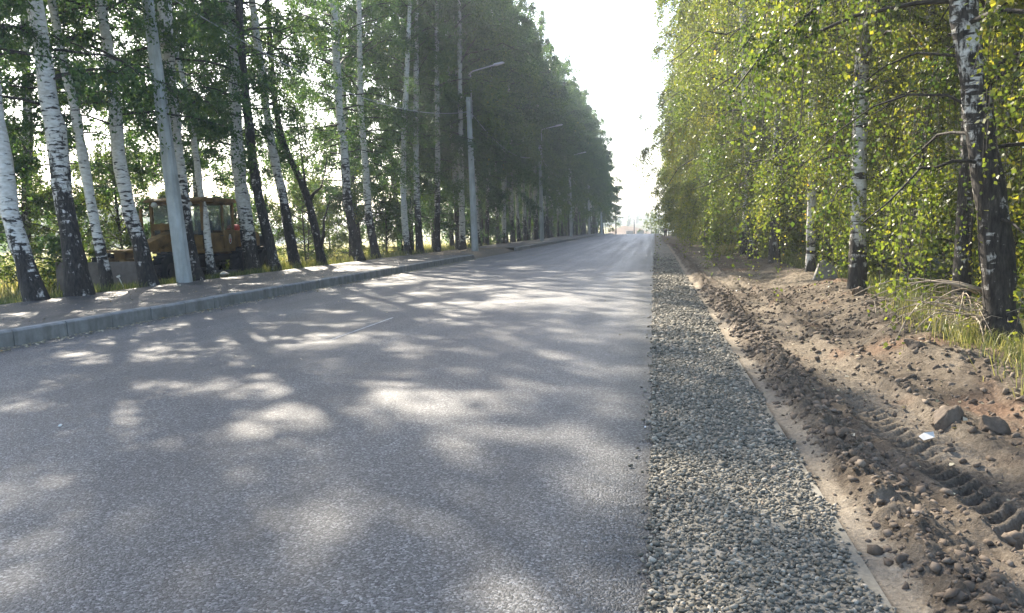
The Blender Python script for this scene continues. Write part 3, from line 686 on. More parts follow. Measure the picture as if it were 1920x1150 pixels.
# ------------------------------------------------------------------ right row, near birches
RIGHT = {
'RA':([(3.72,9.41,0.0),(3.69,9.46,0.51),(3.68,9.49,0.92),(3.64,9.53,1.32),(3.59,9.56,1.71),(3.52,9.58,2.1),(3.48,9.61,2.45),(3.44,9.65,2.97),(3.35,9.68,3.36),(3.33,9.71,3.71)],0.165,0.125,2.6,17.5,'large birch at the right edge with peeling black and white trunk'),
'RB':([(3.71,15.78,0.0),(3.73,15.84,0.64),(3.76,15.96,1.76),(3.78,16.07,2.88),(3.82,16.19,4.0)],0.145,0.12,1.2,19.0,'white ringed birch behind the bank, second on the right'),
'RC':([(4.75,13.6,-0.2),(4.80,13.7,1.0),(4.85,13.8,1.86)],0.13,0.09,6.0,13.0,'dark trunk in shade between the two near birches on the right'),
'RD':([(4.9,17.2,-0.3),(5.1,17.3,1.0),(5.25,17.4,2.2)],0.09,0.07,6.0,12.0,'thin dark leaning trunk behind the second birch on the right'),
'RF':([(3.75,20.56,0.0),(3.76,20.6,1.0),(3.8,20.7,3.0)],0.11,0.09,0.6,18.5,'narrow white birch at the edge of the bank, third on the right'),
'RG':([(3.7,26.13,0.0),(3.72,26.2,1.5),(3.8,26.3,4.0)],0.16,0.13,5.0,19.5,'dark footed birch at the bank, fourth on the right'),
'RH':([(5.0,6.2,-0.2),(5.05,6.3,2.0),(5.0,6.4,5.0)],0.17,0.13,3.0,15.0,'birch just outside the right edge with a curtain of leaves'),
}
for n_, (key, (pth, r0, r1, dz, H, lab)) in enumerate(RIGHT.items()):
    rg = np.random.default_rng(300+n_)
    main = key in ('RA', 'RB', 'RF', 'RG')
    make_tree('birch_tree', lab, 'birch tree', 'birches along the right bank', pth, r0, r1, H, (1.2 if key == 'RA' else 1.8) if main else 2.6, (2.6 if key == 'RA' else 3.3) if main else 2.7, LEAF_R, rg, dark_z=dz, nbr=60 if main else 44, tpm=9.0, lpt=50 if main else 36, leaf=0.056, tri=key not in ('RA', 'RB', 'RH'), weep=1.5, bias_az=math.pi, bias={'RA': 0.0, 'RH': -0.2}.get(key, 0.2), tint_mu=0.46, dark_hi=0.52 if key == 'RA' else 0.38, up=0.9, base_r=0.03, twig_sides=3 if key in ('RA', 'RB', 'RC', 'RH') else 0)

# ------------------------------------------------------------------ prototypes for the rows farther on
def proto(seed, leafmat, H, cb, R, nbr, tpm, lpt, leaf, weep, mu, tw, dz, dh):
    rg = np.random.default_rng(seed)
    lean = rg.normal(0, 0.02, 2)
    pth = [(0,0,0), (lean[0]*3, lean[1]*3, 3), (lean[0]*5+rg.normal(0,0.1), lean[1]*6, 6), (lean[0]*6, lean[1]*7, 9)]
    return make_tree('birch_tree', None, None, None, pth, 0.19, 0.14, H, cb, R, leafmat, rg, dark_z=dz, nbr=nbr, tpm=tpm, lpt=lpt, leaf=leaf, weep=weep, twig_sides=tw, tint_mu=mu, sides=8, dark_hi=dh, loc=(0,0,0))
PL_mid = [proto(500+i, LEAF_L, 21.0, (6.5, 5.0, 1.6, 2.2)[i], 4.3, 54, 6.0, 30, 0.135, 1.0, 0.42, 0, (1.2, 5.0, 3.0, 8.0)[i], 0.08) for i in range(4)]
PL_far = [proto(520+i, LEAF_L, 21.0, (6.5, 5.0, 1.2, 1.6)[i], 4.3, 52, 5.0, 18, 0.20, 1.0, 0.40, 0, (3.5, 6.0, 3.0, 8.0)[i], 0.08) for i in range(4)]
PR_mid = [proto(540+i, LEAF_R, 20.0, 1.3+0.3*i, 3.5, 62, 6.8, 46, 0.092, 1.5, 0.46, 3, (1.5, 5.0, 3.0)[i], 0.15) for i in range(3)]
PR_far = [proto(560+i, LEAF_R, 20.0, 0.8+0.2*i, 3.5, 58, 5.2, 24, 0.17, 1.5, 0.44, 0, (2.0, 5.0, 3.0)[i], 0.15) for i in range(3)]
used = set()
def place(src, x, y, rg, label, group, hs=1.0, ws=1.0):
    z = float(terrain(x, y))-0.03
    rz = rg.random()*6.283; sc = (ws*rg.uniform(0.9, 1.15), hs*rg.uniform(0.92, 1.1))
    tl = (rg.normal(0, 0.03), rg.normal(-0.015, 0.03))
    if src.name not in used and src.name not in ():
        used.add(src.name); src.location = (x, y, z); src.rotation_euler = (tl[0], tl[1], rz); src.scale = (sc[0], sc[0], sc[1]); tag(src, label, 'birch tree', group)
    else: copy_tree(src, (x, y, z), rz, sc, label, 'birch tree', group, tl)
rg = np.random.default_rng(77)
ORD = 'first second third fourth fifth sixth seventh eighth ninth tenth eleventh twelfth thirteenth fourteenth fifteenth sixteenth seventeenth eighteenth nineteenth twentieth'.split()+['twenty-first', 'twenty-second', 'twenty-third', 'twenty-fourth', 'twenty-fifth', 'twenty-sixth', 'twenty-seventh', 'twenty-eighth', 'twenty-ninth', 'thirtieth']+['thirty-'+q for q in ('first', 'second', 'third', 'fourth', 'fifth', 'sixth', 'seventh', 'eighth', 'ninth')]+['fortieth']
cnt_ = {}
def nth(k):
    cnt_[k] = cnt_.get(k, -1)+1; return ORD[cnt_[k]]
def zone(y): return 'between the second and third lamp poles' if y < 69 else 'between the third and fourth lamp poles' if y < 96 else 'beyond the fourth lamp pole'
# left: kerb-side row and a second row behind
ylist = []
y = 43.6
while y < 172:
    ylist.append((-12.2+1.4*float(smooth(95, 150, y))+rg.normal(0, 0.4), y, 0)); y += 2.35+rg.uniform(-0.5, 0.6)
y = 41.0
while y < 172:
    ylist.append((-15.4+rg.normal(0, 0.6), y, 1)); y += 3.2+rg.uniform(-0.6, 0.8)
for x, y, row in ylist:
    src = (PL_mid if y < 66 else PL_far)[rg.integers(2)+(2 if row else 0)]
    hs = 1.0-0.35*float(smooth(125, 172, y))
    if row == 0: place(src, x, y, rg, nth('p'+zone(y))+' birch of the pavement row '+zone(y), 'pavement row birches '+zone(y), hs)
    else:
        zz = 'between the first and second lamp poles' if y < 43 else zone(y)
        place(src, x, y, rg, nth('b'+zz)+' birch of the field side row '+zz, 'field side row birches '+zz, hs)
for x, y, lab in ((-17.8, 18.2, 'leafy birch farther back, left of the grader blade'), (-19.5, 22.0, 'leafy birch farther back, behind the grader blade'), (-18.6, 28.6, 'leafy birch farther back, behind the grader cab'), (-20.5, 33.5, 'leafy birch farther back, behind the grader tail'), (-23.0, 21.0, 'farthest back birch at the left edge')):
    place(PL_mid[2+rg.integers(2)], x, y, rg, lab, 'birches on the field side behind the grader', 0.8, 0.85)
ylist = []
y = 30.0
while y < 128:
    ylist.append((3.75+0.010*(y-30)+rg.normal(0, 0.3), y, 0)); y += 2.9+rg.uniform(-0.5, 0.7)
y = 9.0
while y < 124:
    ylist.append((7.3+rg.normal(0, 0.5), y, 1)); y += 3.3+rg.uniform(-0.6, 0.8)
y = 12.0
while y < 90:
    ylist.append((11.0+rg.normal(0, 0.6), y, 2)); y += 3.6+rg.uniform(-0.6, 0.8)
for x, y, row in ylist:
    src = PR_mid[rg.integers(3)] if y < 58 else PR_far[rg.integers(3)]
    hs = 1.0-0.2*float(smooth(108, 130, y))
    if row == 0: place(src, x, y, rg, nth('r')+' leafy birch of the right bank row, counted beyond the dark footed birch', 'right bank birches '+('near' if y < 62 else 'last' if y > 106 else 'far'), hs)
    elif row == 2: place(PR_far[rg.integers(3)], x, y, rg, nth('r3')+' birch of the outermost row on the right, edging the field', 'right outermost birches', hs)
    else: place(src, x, y, rg, nth('rf')+' birch of the field side row on the right, counted from the camera', 'right field side birches '+('near' if y < 60 else 'far'), hs)

# ------------------------------------------------------------------ bushes and saplings
def bush(x, y, H, R, seed, label, leafmat=LEAF_B, group=None, leaf=0.085, nbr=36, lpt=26, mu=0.5, weep=0.5, name='bush', cat='bush'):
    rg = np.random.default_rng(seed); z = float(terrain(x, y))-0.05
    pth = [(x, y, z), (x+rg.normal(0, .1), y+rg.normal(0, .1), z+H*0.5)]
    return make_tree(name, label, cat, group, pth, 0.05, 0.035, H, 0.15, R, leafmat, rg, dark_z=20, nbr=nbr, tpm=5.5, lpt=lpt, leaf=leaf, weep=weep, tint_mu=mu, sides=6, dark_hi=1.0, up=1.2, base_r=0.02)
for i, (x, y, H, R, lab) in enumerate([
    (-20.0, 22.5, 5.2, 2.3, 'bright green sapling behind the leftmost birches'), (-17.2, 21.0, 3.6, 1.7, 'green bush behind the grader blade'),
    (-18.8, 26.0, 5.0, 2.2, 'tall leafy bush behind the grader cab'), (-17.5, 31.5, 3.4, 1.8, 'bush of yellow green leaves right of the grader'),
    (-16.2, 35.5, 4.6, 1.9, 'leafy sapling behind the forked tree'), (-15.6, 39.5, 4.4, 1.9, 'leafy sapling behind the two tall birches'),
    (-14.6, 42.5, 3.8, 1.5, 'low leafy bush at the foot of the white ringed birch'), (-17.6, 35.0, 3.6, 1.9, 'sunlit yellow green bush in the field right of the forked tree'), (-18.6, 41.0, 4.4, 2.2, 'sunlit bush in the field behind the tall pale birch'), (-19.8, 47.0, 5.0, 2.4, 'sunlit bush in the field opposite the driveway gap'), (-16.6, 29.0, 2.6, 1.5, 'low sunlit bush just right of the grader tail'), (-22.0, 29.5, 5.5, 2.4, 'rounded green bush out in the field behind the grader'),
    (-24.5, 25.5, 5.6, 2.6, 'large green bush in the field at the far left')]):
    bush(x, y, H, R, 700+i, lab)
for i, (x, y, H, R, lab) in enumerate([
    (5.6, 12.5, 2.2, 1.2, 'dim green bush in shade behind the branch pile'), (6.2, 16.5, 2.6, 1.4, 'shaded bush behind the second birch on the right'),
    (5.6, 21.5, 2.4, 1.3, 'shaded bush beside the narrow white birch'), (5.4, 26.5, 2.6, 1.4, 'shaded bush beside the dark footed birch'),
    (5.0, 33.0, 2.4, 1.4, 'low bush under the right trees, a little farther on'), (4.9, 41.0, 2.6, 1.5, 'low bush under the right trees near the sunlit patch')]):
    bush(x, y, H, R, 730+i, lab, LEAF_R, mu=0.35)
for i, (x, y, H, R, lab) in enumerate([(3.2, 119, 3.2, 1.9, 'low pale sunlit bush just past the distant person'), (2.2, 131, 4.2, 2.4, 'rounded pale bush at the end of the right row'), (0.8, 150, 5.0, 2.8, 'pale sunlit bush near the crest, right of the road'), (-0.6, 172, 4.6, 2.8, 'farthest pale bush, on the crest at the road end'), (3.6, 141, 6.5, 3.0, 'tall pale bush closing the right row')]):
    bush(x, y, H, R, 750+i, lab, LEAF_B, 'sunlit bushes at the road end', 0.16, 26, 8, 0.75)
bush(-9.0, 152, 4.5, 2.2, 771, 'drooping bush ending the left row at the crest', LEAF_B, None, 0.16, 26, 8, 0.5)

# ------------------------------------------------------------------ grass, ground litter
def blades(name, X, Y, Z, hgt, wid, rg, mat, mu, label, lean=0.45):
    n = len(X); a = rg.random(n)*6.283; l = hgt*lean*rg.random(n)
    dx, dy = np.cos(a)*l, np.sin(a)*l; b = rg.random(n)*6.283
    sx, sy = np.cos(b)*wid, np.sin(b)*wid
    B = np.stack([X, Y, Z], -1); o = np.zeros(n)
    mid = B+np.stack([dx*0.4, dy*0.4, hgt*0.6], -1); sd2 = np.stack([sx, sy, o], -1)
    V = np.stack([B-sd2, B+sd2, mid+sd2*0.8, mid-sd2*0.8, B+np.stack([dx, dy, hgt*(1-0.3*lean)], -1)], 1).reshape(-1, 3)
    i5 = np.arange(n)[:, None]*5; F = i5+np.array([[0, 1, 2, 3]]); F3 = i5+np.array([[3, 2, 4]])
    tint = np.clip(rg.normal(mu, 0.30, n), 0, 1); tint = np.concatenate([tint, tint])
    return tag(link(name, mesh_of(name, V, [F, F3], mat, False, {'tint': ('FACE', tint)})), label, kind='stuff')
rg = np.random.default_rng(900)
def scatter(n, x0, x1, y0, y1, clump=0.0, seed=1):
    x = rg.uniform(x0, x1, n); y = rg.uniform(y0, y1, n)
    if clump:
        k = vnoise(x*1.1, y*1.1, seed)+0.25*rg.random(n) > clump; x, y = x[k], y[k]
    return x, y
x, y = scatter(30000, 2.5, 6.5, 4.5, 13.0, 0.40, 4); k = x > berm_x(y)+0.05+np.abs(rg.normal(0, 0.42, len(x)))-0.15; x, y = x[k], y[k]
blades('dry_grass', x, y, terrain(x, y)-0.03, rg.uniform(0.06, 0.40, len(x)), 0.0036, rg, GRASS, 0.62, 'dry yellow green grass at the foot of the large right birch', 0.8)
x, y = scatter(32000, 3.2, 9.0, 12.5, 45, 0.45, 5); k = x > berm_x(y)+0.2; x, y = x[k], y[k]
blades('undergrowth', x, y, terrain(x, y)-0.03, rg.uniform(0.12, 0.5, len(x)), 0.004, rg, GRASS, 0.3, 'dark undergrowth below the right hand trees', 0.7)
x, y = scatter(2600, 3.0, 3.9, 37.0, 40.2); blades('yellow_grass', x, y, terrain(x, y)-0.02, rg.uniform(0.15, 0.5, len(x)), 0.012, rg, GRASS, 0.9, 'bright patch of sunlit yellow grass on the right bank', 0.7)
x, y = scatter(34000, -17.5, -12.0, 9.0, 30, 0.35, 6); blades('verge_grass', x, y, terrain(x, y)-0.03, rg.uniform(0.08, 0.32, len(x)), 0.007, rg, GRASS, 0.25, 'green grass between the left birches and the field', 0.6)
x, y = scatter(30000, -48, -15, 12, 75, 0.3, 7); blades('field_grass', x, y, terrain(x, y)-0.03, rg.uniform(0.2, 0.75, len(x)), 0.02, rg, GRASS, 0.72, 'tall dry yellow grass of the sunlit field', 0.6)
x, y = scatter(9000, -14.5, -11.98, 24, 60, 0.3, 8); blades('edge_grass', x, y, terrain(x, y)-0.03, rg.uniform(0.1, 0.45, len(x)), 0.009, rg, GRASS, 0.5, 'grass along the back edge of the pavement', 0.6)

def flat_leaves(name, X, Y, Z, size, mat, rg, label, mu=0.5):
    n = len(X); D = rg.normal(size=(n, 3)); D[:, 2] *= 0.22; D /= np.linalg.norm(D, axis=1)[:, None]
    up = np.array([0,0,1.0])+rg.normal(0, 0.25, (n, 3)); S = np.cross(D, up); S /= np.linalg.norm(S, axis=1)[:, None]
    L = size*rg.uniform(0.6, 1.3, n)[:, None]; B = np.stack([X, Y, Z], -1)-D*L*0.5; Nz = np.array([0,0,1.0])
    V = np.stack([B, B+D*L*0.5+S*L*0.38+Nz*L*0.12, B+D*L, B+D*L*0.5-S*L*0.38+Nz*L*0.12], 1).reshape(-1, 3)
    return tag(link(name, mesh_of(name, V, [np.arange(n*4).reshape(-1, 4)], mat, False, {'tint': ('FACE', np.clip(rg.normal(mu, 0.25, n), 0, 1))})), label, kind='stuff')
n = 800; x = rg.uniform(-11.9, -8.6, n); y = 8+rg.random(n)**1.3*40
x2 = -8.38+np.abs(rg.normal(0, 0.16, 1500)); y2 = 8+rg.random(1500)**1.2*30
x3 = rg.uniform(-8.3, -0.3, 110); y3 = 7+rg.random(110)**1.2*40
X = np.concatenate([x, x2, x3]); Y = np.concatenate([y, y2, y3])
on_walk = (X < -8.56)
Z = np.where(on_walk, prof(Y)+0.205+0.02*(-8.56-X)/3.4+0.022, prof(Y)+0.012)
flat_leaves('fallen_leaves', X, Y, Z, 0.045, DEADLEAF, rg, 'pale fallen leaves strewn on the pavement and along the kerb')
x = rg.uniform(1.2, 4.5, 600); y = 4+rg.random(600)**1.2*26
flat_leaves('verge_litter', x, y, verge_z(x, y)+0.012, 0.05, DEADLEAF, rg, 'fallen leaves and chips on the earth verge', 0.2)

# pile of dead branches by the large right birch
bp = empty('branch_pile', (3.35, 9.9, float(terrain(3.35, 9.9))), (0,0,0), 'heap of bare dead branches at the foot of the large right birch', 'branch pile')
rb = random.Random(4)
for k in range(26):
    L = rb.uniform(0.6, 1.7); az = rb.uniform(math.pi*0.72, math.pi*1.5) if k < 18 else rb.uniform(0, 6.28)
    e0 = rb.uniform(-0.05, 0.35); p0 = Vector((0.25+rb.uniform(-0.25, 0.25), rb.uniform(-0.4, 0.4), rb.uniform(0.18, 0.55)))
    d = Vector((math.cos(az)*math.cos(e0), math.sin(az)*math.cos(e0), -0.22+0.1*rb.random())); sd_ = Vector((-d.y, d.x, 0))*rb.uniform(-0.25, 0.25)
    pts = []
    for i in range(6):
        s = i/5; p = p0+d*L*s+sd_*s*s*L+Vector((0, 0, 0.16*L*math.sin(s*3.0)))
        p.z = max(p.z, 0.03); pts.append(p)
    r = rb.uniform(0.006, 0.015)
    MB().tube(pts, [r*(1-0.13*i) for i in range(6)], 5).build('dead_branch', TWIG, bp, True)
mbt = MB()
for k in range(150):
    p0 = Vector((rb.gauss(0.1, 0.3), rb.gauss(0, 0.35), rb.uniform(0.05, 0.5))); az = rb.random()*6.28; L = rb.uniform(0.15, 0.45)
    p1 = p0+Vector((math.cos(az)*L, math.sin(az)*L, rb.uniform(-0.3, 0.15))); p1.z = max(p1.z, 0.0)
    mbt.tube([p0, (p0+p1)/2+Vector((0,0,0.04)), p1], [0.004, 0.0035, 0.002], 3, False)
tag(mbt.build('twig_tangle', TWIG, bp), kind='stuff')

# visible bare boughs reaching towards the road from the large birch
ra = [o for o in COL.objects if o.get('label', '').startswith('large birch at the right edge')][0]
def bough(pts, r0, parent):
    o = Vector(parent.location)
    MB().tube([Vector(p)-o for p in pts], [r0*(1-0.8*i/(len(pts)-1)) for i in range(len(pts))], 6).build('bough', WOOD, parent, True)
bough([(3.47,9.62,2.55), (3.2,9.75,2.75), (2.85,9.9,2.8), (2.5,10.0,2.7), (2.15,10.2,2.45), (1.8,10.3,2.1)], 0.022, ra)
bough([(3.33,9.71,3.75), (2.9,9.9,3.8), (2.3,10.1,3.75), (1.7,10.3,3.55), (1.1,10.5,3.3), (0.7,10.6,3.05)], 0.032, ra)
bough([(3.45,9.65,2.85), (3.75,9.6,3.1), (4.2,9.5,3.25)], 0.03, ra)
bough([(3.55,9.5,1.9), (3.42,9.4,1.6), (3.43,9.35,1.0), (3.5,9.3,0.4)], 0.014, ra)
K = [o for o in COL.objects if o.get('label', '').startswith('dark forked tree')][0]
bough([(-12.85,28.68,2.6), (-12.6,28.6,2.9), (-12.3,28.6,3.1), (-12.1,28.6,3.7), (-12.0,28.6,4.3)], 0.07, K)
bough([(-12.95,28.7,2.9), (-12.95,28.6,3.6), (-13.05,28.6,4.6), (-13.2,28.6,6.0)], 0.06, K)
bough([(-12.45,28.55,0.7), (-12.25,28.5,1.3), (-12.2,28.5,1.9), (-11.9,28.4,2.6)], 0.08, K)
bough([(-12.75,28.65,2.1), (-13.2,28.6,2.3), (-13.6,28.6,2.2)], 0.04, K)

# ------------------------------------------------------------------ lamp poles and cable
def lamp_pole(loc, rot, label, group='concrete lamp poles along the left pavement'):
    t = empty('lamp_pole', loc, rot, label, 'lamp pole', group)
    def sq(w, d, z): 
        c = w*0.22; return [(-w/2+c,-d/2,z),(w/2-c,-d/2,z),(w/2,-d/2+c,z),(w/2,d/2-c,z),(w/2-c,d/2,z),(-w/2+c,d/2,z),(-w/2,d/2-c,z),(-w/2,-d/2+c,z)]
    m = MB(); n = 8
    V = []; F = []
    lv = [(-0.3,0.37),(2.0,0.335),(5.0,0.285),(8.45,0.23)]
    for z, w in lv: V += sq(w, w*0.9, z)
    for i in range(len(lv)-1):
        F += [(i*n+k, i*n+(k+1) % n, (i+1)*n+(k+1) % n, (i+1)*n+k) for k in range(n)]
    F.append(tuple(range((len(lv)-1)*n, len(lv)*n)))
    m.add(V, F); m.build('shaft', POLE, t)
    b = MB().tube([(0.165,0,7.3),(0.165,0,9.55),(0.19,0,9.72),(0.30,0,9.80),(1.55,0,10.05)], 0.032, 8); br = b.build('bracket', GALV, t, True)
    MB().box((0.03,0,7.45),(0.34,0.28,0.06)).build('clamp', GALV, t); MB().box((0.03,0,8.25),(0.33,0.27,0.06)).build('clamp', GALV, t)
    l = MB().prism([(1.40,9.985),(1.48,10.10),(1.95,10.17),(2.05,10.13),(1.98,10.07)], -0.10, 0.10, 'Y').build('luminaire', GALV, t, False, 0.012)
    MB().prism([(1.56,9.995),(1.56,10.02),(1.94,10.085),(1.94,10.06)], -0.075, 0.075, 'Y').build('lens', WHITE, l)
    k = MB().box((0.04,0,7.62),(0.26,0.07,0.07)); k.tube([(0.2,0,7.6),(0.2,0,7.48)],0.02,6); k.build('cable_hook', DARKST, t)
    return t
POLES = [(-9.70,43.0,0.05),(-9.70,69.7,0.05),(-9.8,96.0,0.03),(-9.8,123.0,0.0),(-9.7,150.0,-0.2)]
names = ['second lamp pole from the camera, at the driveway gap','third lamp pole from the camera','fourth lamp pole from the camera','fifth lamp pole from the camera','sixth lamp pole, small at the end of the left row']
p1 = lamp_pole((-11.9, 18.75, 0.18), (0, R_(-4.2), 0), 'nearest concrete lamp pole, leaning, its top cut off by the picture edge')
p2 = lamp_pole((POLES[0][0], POLES[0][1], POLES[0][2]), (0, R_(-0.9), 0), names[0])
for (x, y, z), nm, lean in zip(POLES[1:], names[1:], (-0.2, -0.6, -0.4, 0.2)):
    c = p2.copy(); COL.objects.link(c); c.location = (x, y, z); c.rotation_euler = (0, R_(lean), 0); tag(c, nm)
    for ch in p2.children:
        d = ch.copy(); COL.objects.link(d); d.parent = c
        for s in ch.children:
            q = s.copy(); COL.objects.link(q); q.parent = d
tops = [(-11.9-0.53, 18.75, 7.75)]+[(x-0.05, y, z+7.7) for x, y, z in POLES]
cl = ['overhead cable from the nearest to the second pole', 'overhead cable from the second to the third pole', 'overhead cable from the third to the fourth pole', 'overhead cable from the fourth to the fifth pole', 'overhead cable from the fifth to the sixth pole']
for (A, B, lab) in zip(tops[:-1], tops[1:], cl):
    pts = []
    for i in range(25):
        s = i/24; p = Vector(A).lerp(Vector(B), s); p.z -= 1.15*4*s*(1-s); pts.append(p)
    tag(MB().tube(pts, 0.017, 5).build('overhead_cable', CABLE, None, True), lab, 'cable', 'sagging cables between the lamp poles')

# ------------------------------------------------------------------ road grader behind the left birches
GZ = -0.22
gr = empty('road_grader', (-14.85, 24.0, GZ), (0,0,0), 'old yellow road grader with a front blade parked behind the left birches', 'road grader')
# local axes: -Y is forward; +X faces the road
def wheel(x, y, r, w):
    t = MB(); prof_ = [(0.52*r,-w/2),(0.86*r,-w/2),(0.97*r,-w*0.40),(r,-w*0.2),(r,w*0.2),(0.97*r,w*0.40),(0.86*r,w/2),(0.52*r,w/2)]
    n = 28; V = []; F = []
    for i in range(n):
        an = 2*math.pi*i/n
        for q, s in prof_: V.append((s, math.cos(an)*q, math.sin(an)*q))
    m = len(prof_)
    for i in range(n):
        for k in range(m-1): F.append((i*m+k, i*m+k+1, ((i+1) % n)*m+k+1, ((i+1) % n)*m+k))
    t.add(V, F)
    for i in range(18):
        an = 2*math.pi*i/18
        for sx in (-1, 1):
            rt = Matrix.Rotation(an, 3, 'X') @ Matrix.Rotation(0.5*sx, 3, 'Z')
            c = Matrix.Rotation(an, 3, 'X') @ Vector((sx*w*0.22, 0, r))
            t.box(c, (w*0.5, 0.07, 0.06), rt)
    wh = t.build('wheel', BLACK, gr, False, 0, (x, y, r))
    h = MB().tube([(-w*0.3,0,0),(w*0.3,0,0)], 0.53*r, 16); h.tube([(w*0.3,0,0),(w*0.42,0,0)], 0.2*r, 10); h.build('rim', DARKST, wh, False)
for x in (-1, 1):
    wheel(x*0.98, -3.0, 0.58, 0.36); wheel(x*0.98, 1.35, 0.60, 0.40); wheel(x*0.98, 2.75, 0.60, 0.40)
MB().box((0,-3.0,0.62),(1.6,0.22,0.22)).build('front_axle', YELLOW, gr, False, 0.02)
for sx in (-0.8, 0.8): MB().box((sx,2.05,0.66),(0.16,1.7,0.3)).build('tandem_case', DARKST, gr, False, 0.02)
# gooseneck frame arching up from the front axle to the cab
gp_ = [(-3.7,0.98),(-3.7,1.22),(-3.1,1.30),(-2.3,1.52),(-1.3,1.78),(-0.6,1.72),(-0.3,1.5),(-0.3,1.15),(-0.9,1.42),(-1.4,1.48),(-2.3,1.22),(-3.1,1.0)]
MB().prism(gp_, -0.17, 0.17, 'X').build('gooseneck_frame', YELLOW, gr, False, 0.015)
# drawbar and circle with the middle blade
MB().tube([(0.45,-0.6,0.62),(0.10,-2.9,0.92)],0.07,6).tube([(-0.45,-0.6,0.62),(-0.10,-2.9,0.92)],0.07,6).build('drawbar', YELLOW, gr)
n = 24; V = []; F = []
for i in range(n):
    an = 2*math.pi*i/n
    for q, z in ((0.62,0.52),(0.78,0.52),(0.78,0.62),(0.62,0.62)): V.append((math.cos(an)*q, -0.85+math.sin(an)*q, z))
for i in range(n):
    for k in range(4): F.append((i*4+k, i*4+(k+1) % 4, ((i+1) % n)*4+(k+1) % 4, ((i+1) % n)*4+k))
MB().add(V, F).build('turning_circle', DARKST, gr)
mp = [(math.sin(t)*0.34-0.10, 0.08+0.27*(1-math.cos(t))*1.1) for t in np.linspace(-0.2, 2.0, 8)]
mb = [(a_, b_) for a_, b_ in mp]+[(a_+0.03, b_+0.01) for a_, b_ in mp[::-1]]
mo = MB().prism(mb, -1.75, 1.75, 'X').build('middle_blade', RUSTY, gr, False, 0, (0,-0.95,0)); mo.rotation_euler = (0,0,R_(25))
# lift rams
for sx in (-1, 1):
    MB().tube([(sx*0.42,-0.95,2.05),(sx*0.5,-0.9,1.25)],0.06,8).tube([(sx*0.5,-0.9,1.3),(sx*0.55,-0.88,0.6)],0.035,8).build('lift_ram', YELLOW, gr, True)
MB().box((0,-1.35,1.92),(1.0,0.2,0.2)).build('ram_bracket', YELLOW, gr, False, 0.02)
MB().box((-0.25,-2.25,2.0),(0.07,0.07,0.95)).build('post', YELLOW, gr)
# pushing frame and front dozer blade
MB().box((0.3,-3.75,1.25),(1.6,0.55,0.07)).build('front_rail', YELLOW, gr, False, 0.01)
MB().prism([(-4.35,0.50),(-4.35,0.75),(-4.05,1.0),(-3.6,1.05),(-3.3,0.9),(-3.3,0.7),(-3.8,0.6)], -0.42, -0.26, 'X').prism([(-4.35,0.50),(-4.35,0.75),(-4.05,1.0),(-3.6,1.05),(-3.3,0.9),(-3.3,0.7),(-3.8,0.6)], 0.26, 0.42, 'X').tube([(-0.5,-4.05,0.85),(0.5,-4.05,0.85)],0.11,10).build('push_frame', YELLOW, gr)
bp_ = [(-0.16+0.5*(t_-0.5)**2, 0.12+t_*0.86) for t_ in np.linspace(0, 1, 7)]
db = bp_+[(a_+0.04, b_) for a_, b_ in bp_[::-1]]
fb = MB().prism(db, -1.30, 1.30, 'X').build('front_blade', RUSTY, gr, False, 0, (0,-4.45,0))
MB().box((0,-0.075,0.13),(2.6,0.03,0.16)).build('cutting_edge', DARKST, fb)
for sx in (-1.32, 1.32): MB().box((sx,0.05,0.55),(0.03,0.35,0.9)).build('side_plate', RUSTY, fb)
# cab: floor, four corner posts, sills, roof, panes
cabx, cy0, cy1 = 0.92, -0.85, 1.05
MB().box((0,0.1,1.14),(1.84,1.9,0.1)).build('cab_floor', YELLOW, gr, False, 0.01)
side = MB()
side.box((cabx-0.03,0.72,1.50),(0.06,0.66,0.62)); side.box((-cabx+0.03,0.1,1.5),(0.06,1.9,0.62)); side.box((0,cy1-0.03,1.5),(1.72,0.06,0.62))
side.box((0,cy0+0.03,1.42),(1.72,0.06,0.46))
side.build('cab_panel', YELLOW, gr, False, 0.012)
posts = MB()
for sx in (-1, 1):
    for yy in (cy0+0.05, cy1-0.05): posts.box((sx*(cabx-0.045), yy, 2.24),(0.09,0.10,0.90))
    posts.box((sx*(cabx-0.045), 0.36, 2.24),(0.085,0.08,0.90)); posts.box((sx*(cabx-0.045),0.1,2.66),(0.085,1.8,0.08))
posts.box((0,cy0+0.05,2.66),(1.7,0.09,0.08)).box((0,cy1-0.05,2.66),(1.7,0.09,0.08)).box((0,cy0+0.05,2.1),(0.07,0.08,1.1))
posts.build('window_frame', YELLOW, gr, False, 0.01)
dr = MB().box((cabx-0.012,-0.24,1.44),(0.05,1.06,0.55)).build('door', YELLOW, gr, False, 0.015)
MB().box((0.03+cabx-0.012,0.18,1.62),(0.04,0.13,0.03)).build('handle', DARKST, dr)
for (c, d) in (((cabx-0.045,-0.25,2.2),(0.012,1.05,0.82)), ((cabx-0.045,0.70,2.24),(0.012,0.56,0.78)), ((-cabx+0.045,-0.25,2.2),(0.012,1.05,0.82)), ((-cabx+0.045,0.70,2.24),(0.012,0.56,0.78)), ((0.42,cy0+0.05,2.15),(0.76,0.012,0.95)), ((-0.42,cy0+0.05,2.15),(0.76,0.012,0.95)), ((0,cy1-0.05,2.22),(1.6,0.012,0.82))):
    MB().box(c, d).build('window_pane', GLASS, gr)
MB().prism([(-1.02,2.70),(-1.02,2.76),(-0.85,2.83),(1.0,2.83),(1.12,2.76),(1.12,2.70)], -1.0, 1.0, 'X').build('roof', YELLOW, gr, False, 0.02)
MB().box((0.1,0.35,1.45),(0.5,0.5,0.14)).box((0.1,0.62,1.8),(0.5,0.12,0.65)).build('seat', BLACK, gr, False, 0.03)
MB().tube([(0.1,-0.6,1.2),(0.1,-0.25,1.85)],0.035,8).build('steering_column', DARKST, gr)
